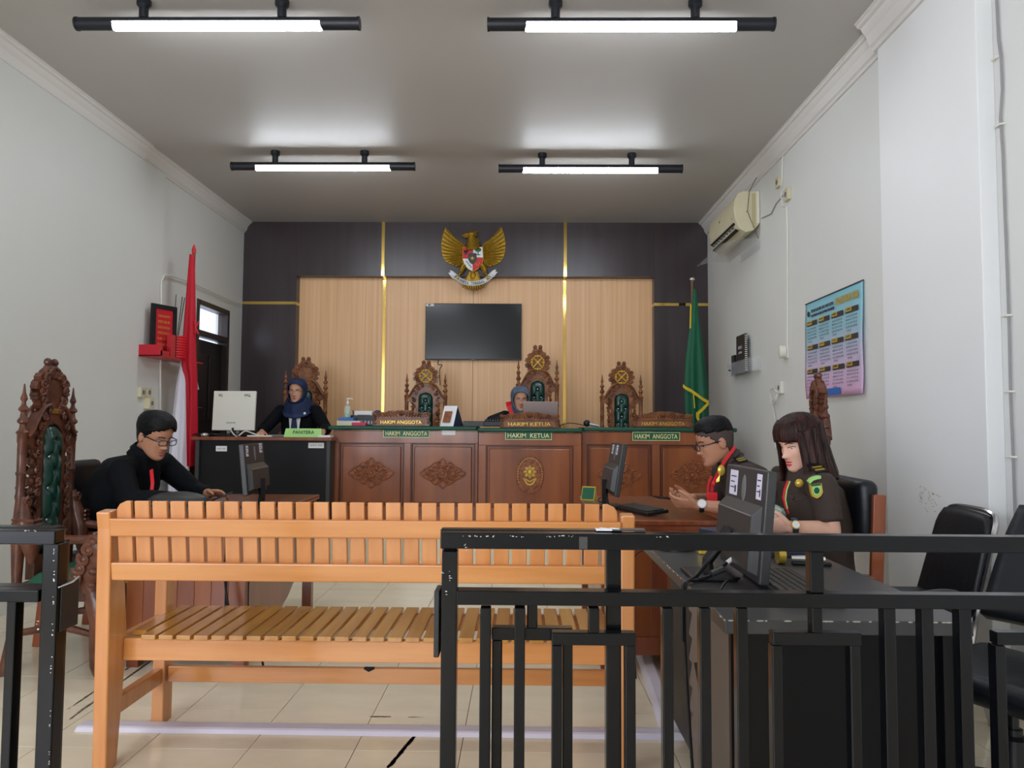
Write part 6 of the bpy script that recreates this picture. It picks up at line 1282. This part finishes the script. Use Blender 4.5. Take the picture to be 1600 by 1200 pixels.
sh_ = [(1266, 757), (1284, 755), (1286, 769), (1283, 775), (1277, 779), (1270, 776), (1268, 770)]; a1 = onsleeve([(x, y, 0) for x, y in sh_], 'brass', 'shield_patch', 3.09)
onsleeve([(1269, 759.5, 0), (1282, 758, 0), (1283, 768, 0), (1280, 773, 0), (1276, 775, 0), (1272, 773, 0), (1270.5, 769, 0)], 'limegreen', 'patch_field', 3.087, a1)
onsleeve([(1276.5 + 4.2 * cos(t_), 766.5 + 5 * sin(t_), 0) for t_ in [2 * pi * k / 12 for k in range(12)]], 'flagg', 'patch_emblem', 3.084, a1)
onsleeve([(1268, 757, 0), (1283, 755.5, 0), (1282.5, 758.5, 0), (1269, 760, 0)], 'green_sign', 'patch_band', 3.085, a1)
G().ball(tuple(wr_.pt(1249, 755, 3.17)), (.014, .018, .018), 10, 8).build('gold_badge', 'brass', wr_.t)
wr_.ribbon([wr_.pt(1231, 752, 3.2), wr_.pt(1226, 765, 3.185), wr_.pt(1224, 778, 3.18), wr_.pt(1228, 792, 3.18), wr_.pt(1232, 802, 3.19)], .008, 'redl', 'lanyard', (0, 1, 0)); wr_.ribbon([wr_.pt(1234, 752, 3.2), wr_.pt(1229, 765, 3.183), wr_.pt(1227, 780, 3.178), wr_.pt(1230, 795, 3.18)], .005, 'limegreen', 'lanyard_cord', (0, 1, 0))
G().tube([wr_.pt(1233, 774, 3.165), wr_.pt(1240, 782, 3.155), wr_.pt(1252, 781, 3.15), wr_.pt(1262, 776, 3.15)], .003, 5).build('pocket_flap', 'uniform', wr_.t); G().ball(tuple(wr_.pt(1239, 779, 3.152)), .006, 8, 6).build('pocket_button', 'black', wr_.t)
wr_.watch((1.09, 3.08, .825), (-1, .15, .0), (-.1, -1, .4), 'navy', 'paper', .015, 'brass')
pc = thing('patterned_pouch', 'green and white patterned pouch in the hands of the woman', 'pouch', (1.045, 3.20, .815)); G().ball((0, 0, .045), (.05, .06, .042), 16, 10).build('pouch', 'foliage', pc)
# ---- man in black jacket, left
lm = Person('man with glasses in black jacket and red lanyard at left table', (-2.36, 4.44, 0), radians(-90), (-2.125, 4.40, 1.155), (1, -.42, -.42), 1.10, 'skin2', dict(
    spine=[(-2.40, 4.46, .53), (-2.42, 4.46, .66), (-2.37, 4.46, .80), (-2.28, 4.45, .92)], neck=(-2.21, 4.43, 1.035), sr=(-2.24, 4.25, .955), sl=(-2.18, 4.63, .975), er=(-2.12, 4.13, .80), el=(-1.99, 4.68, .80), wr=(-1.90, 4.22, .815), wl=(-1.845, 4.50, .815),
    hr=[(1, .25, .02), (0, .2, -1), (.1, .9, .1), .5], hl=[(1, -.35, .05), (0, -.4, -.6), (.3, -.5, .8), .6]), vox=.0045)
lm.face(brow='hair', eye_open=.35); lm.glasses('glasses', .0024, .024, .014)
lm.haircap(zl_m, lambda ph, z: .005 + .016 * max(0, min(1, (z - .0) / .09)) * (1 + .1 * cos(ph)), 'hair', 'hair', .0008)
lm.clothes('jacket', 'suit', 1.92, sh=.076, widths=((.20, .15), (.20, .16), (.21, .17), (.20, .165), (.12, .09))); lm.legs(knee=.43); collar(lm, 'suit', .072, .06)
lm.ribbon([lm.pt(236.5, 734, 4.30), lm.pt(237.5, 745, 4.27), lm.pt(238.5, 755, 4.255), lm.pt(237.5, 765, 4.25), lm.pt(238, 785, 4.25)], .019, 'redl', 'lanyard', (0, -1, 0))
ph2 = thing('telephone', 'black telephone in the hand of man in black jacket', 'telephone', (-1.72, 4.36, .80), radians(10)); G().box(-.07, .07, -.035, .035, 0, .009, Matrix.Rotation(radians(-22), 4, 'Y')).build('body', 'black', ph2, smooth=False, bevel=.003); G().box(-.065, .065, -.032, .032, .0092, .0096, Matrix.Rotation(radians(-22), 4, 'Y')).build('screen', 'screen', ph2, smooth=False)
# ---- the two women behind the desks
def scarf(P_, m, low, wide=.19, drop=.24, fwd=.10):
    T = P_.H
    def out(a, z): return not ((a / 1.02) ** 2 + ((z + .018) / .088) ** 2 < 1)
    N = 72; Z = zs(48, -.118, .115); vs = []; fs = []
    for z in Z:
        for i in range(N): vs.append(hpt(2 * pi * i / N, z, .020 + .006 * sin(2 * pi * i / N * 3) * .3))
    for j in range(len(Z) - 1):
        for i in range(N):
            a_ = abs(((2 * pi * (i + .5) / N + pi) % (2 * pi)) - pi)
            if out(a_, (Z[j] + Z[j + 1]) / 2): fs.append((j * N + i, (j + 1) * N + i, (j + 1) * N + (i + 1) % N, j * N + (i + 1) % N))
    fs.append(tuple((len(Z) - 1) * N + i for i in range(N))); g = G().add(vs, fs, T)
    n = P_.I @ P_.j['neck']; lt = (P_.I.to_3x3() @ P_.lat).normalized(); f = V((0, 1, 0)); nu = 48; base = V((n.x, n.y, 0)); vs = []; fs = []; hb = T @ V((0, 0, -.06)); K_ = 14
    for j in range(K_ + 1):
        v = j / K_; top = None
        for i in range(nu):
            a_ = 2 * pi * i / nu; c, s_ = cos(a_), sin(a_); rx = .082 + (wide - .082) * v ** .9; ry = .09 + .05 * v + (fwd * .3 * v if c > 0 else 0)
            cen = hb.lerp(n, min(1, v * 1.3)); tp = hb.z + .02 - (.085 * P_.hs) * max(0, c) ** .5; zz = tp - (drop * (.5 + .2 * c if c > 0 else .5)) * v; k = 1 + .035 * sin(9 * a_ + 2 * v) * v
            vs.append(V((cen.x + rx * s_ * k, cen.y + ry * c * k, zz)))
    for j in range(K_):
        for i in range(nu): fs.append((j * nu + i, (j + 1) * nu + i, (j + 1) * nu + (i + 1) % nu, j * nu + (i + 1) % nu))
    g.add(vs, fs); o = g.build('headscarf', m, P_.t, ang=70); q = o.modifiers.new('s', 'SOLIDIFY'); q.thickness = .007; q.offset = 0
    return o
Z0 = DZ
pw = Person('woman in navy headscarf and black suit at the clerk desk', (-2.20, 7.5, DZ), pi, (-2.20, 7.42, 1.545), (.0, -1, -.04), .98, 'skin', dict(
    spine=[(-2.20, 7.56, .95), (-2.20, 7.55, 1.05), (-2.20, 7.53, 1.17), (-2.20, 7.51, 1.29)], neck=(-2.20, 7.49, 1.405), sr=(-2.375, 7.48, 1.35), sl=(-2.025, 7.48, 1.35), er=(-2.47, 7.27, 1.17), el=(-1.87, 7.28, 1.185), wr=(-2.415, 7.06, 1.15), wl=(-1.835, 7.02, 1.155),
    hr=[(.25, -1, -.12), (0, 0, -1), (1, .2, 0), .8], hl=[(.1, -1, -.1), (0, 0, -1), (-1, 0, 0), .7], hsc=.95), vox=.006)
pw.face('lip', 'hair', False, .7); pw.glasses('glasses2', .0015, .024, .018); pw.clothes('suit_jacket', 'suit', 1.9, sh=.07, widths=((.17, .13), (.17, .13), (.18, .13), (.18, .12), (.11, .08))); scarf(pw, 'hijab_navy', 1.2, .155, .20); pw.legs()
c = pw.pt(461, 659, 7.36); g = G().add([pw.pt(451, 645, 7.375), pw.pt(471, 645, 7.375), pw.pt(467, 672, 7.36), pw.pt(453, 672, 7.36)], [(0, 1, 2, 3)]); o = g.build('white_shirt', 'paper', pw.t, smooth=False); o.modifiers.new('s', 'SOLIDIFY').thickness = .006
g = G().add([pw.pt(457, 650, 7.35), pw.pt(462, 650, 7.35), pw.pt(465, 672, 7.345), pw.pt(454, 672, 7.345)], [(0, 1, 2, 3)]); o = g.build('neck_tie', 'hijab_navy', pw.t, smooth=False); o.modifiers.new('s', 'SOLIDIFY').thickness = .006
G().ball(tuple(pw.pt(458.5, 651, 7.34)), (.018, .008, .014), 10, 6).build('brooch', 'goldp', pw.t); G().ball(tuple(pw.pt(476, 646, 7.36)), (.013, .008, .013), 10, 6).build('lapel_pin', 'paper', pw.t)
jw = Person('woman judge in grey-blue headscarf and black robe behind laptop', (.06, 7.74, DZ), radians(180 + 3), (-.015, 7.58, 1.487), (.12, -1, -.12), 1.0, 'skin', dict(
    spine=[(.10, 7.86, .95), (.09, 7.85, 1.05), (.06, 7.82, 1.17), (.03, 7.77, 1.27)], neck=(.0, 7.68, 1.345), sr=(-.17, 7.70, 1.31), sl=(.17, 7.70, 1.30), er=(-.30, 7.53, 1.27), el=(.26, 7.52, 1.27), wr=(-.08, 7.40, 1.262), wl=(.10, 7.40, 1.262),
    hr=[(.9, -.5, -.05), (0, 0, -1), (.4, 1, 0), .5], hl=[(-.5, -1, -.05), (0, 0, -1), (-1, .4, 0), .5], hsc=.95), vox=.006)
jw.face('lip', 'hair', True, .35); jw.glasses('glasses2', .0012, .024, .015); jw.clothes('judge_robe', 'robe', 1.9, sh=.07, widths=((.18, .14), (.18, .14), (.19, .13), (.18, .12), (.11, .08))); scarf(jw, 'hijab_blue', 1.2, .095, .13, .0); jw.legs()
jw.ribbon([jw.pt(796, 628, 7.66), jw.pt(797, 634, 7.60), jw.pt(801, 643, 7.57), jw.pt(806, 652, 7.56), jw.pt(808, 660, 7.56)], .075, 'redl', 'red_stole', (0, -1, 0), .006)
G().ball(tuple(jw.pt(814, 646, 7.55)), (.03, .015, .035), 10, 8).build('white_jabot', 'paper', jw.t)

# faint scuffs on the pilaster
g = G(); random.seed(9)
for k in range(26):
    px, py = random.uniform(1436, 1470), random.uniform(765, 795); py += (px - 1450) * .5; p_ = atX(px, py, XR - .0805); L_ = random.uniform(.01, .035); a_ = random.uniform(-.9, .3)
    g.tube([p_, p_ + V((0, -L_ * cos(a_), L_ * sin(a_)))], .0011, 4)
o = g.build('scuff_marks', 'scuff'); o['kind'] = 'stuff'; tag(o, 'faint grey scuff marks on white pilaster above stacking chair', 'marks')
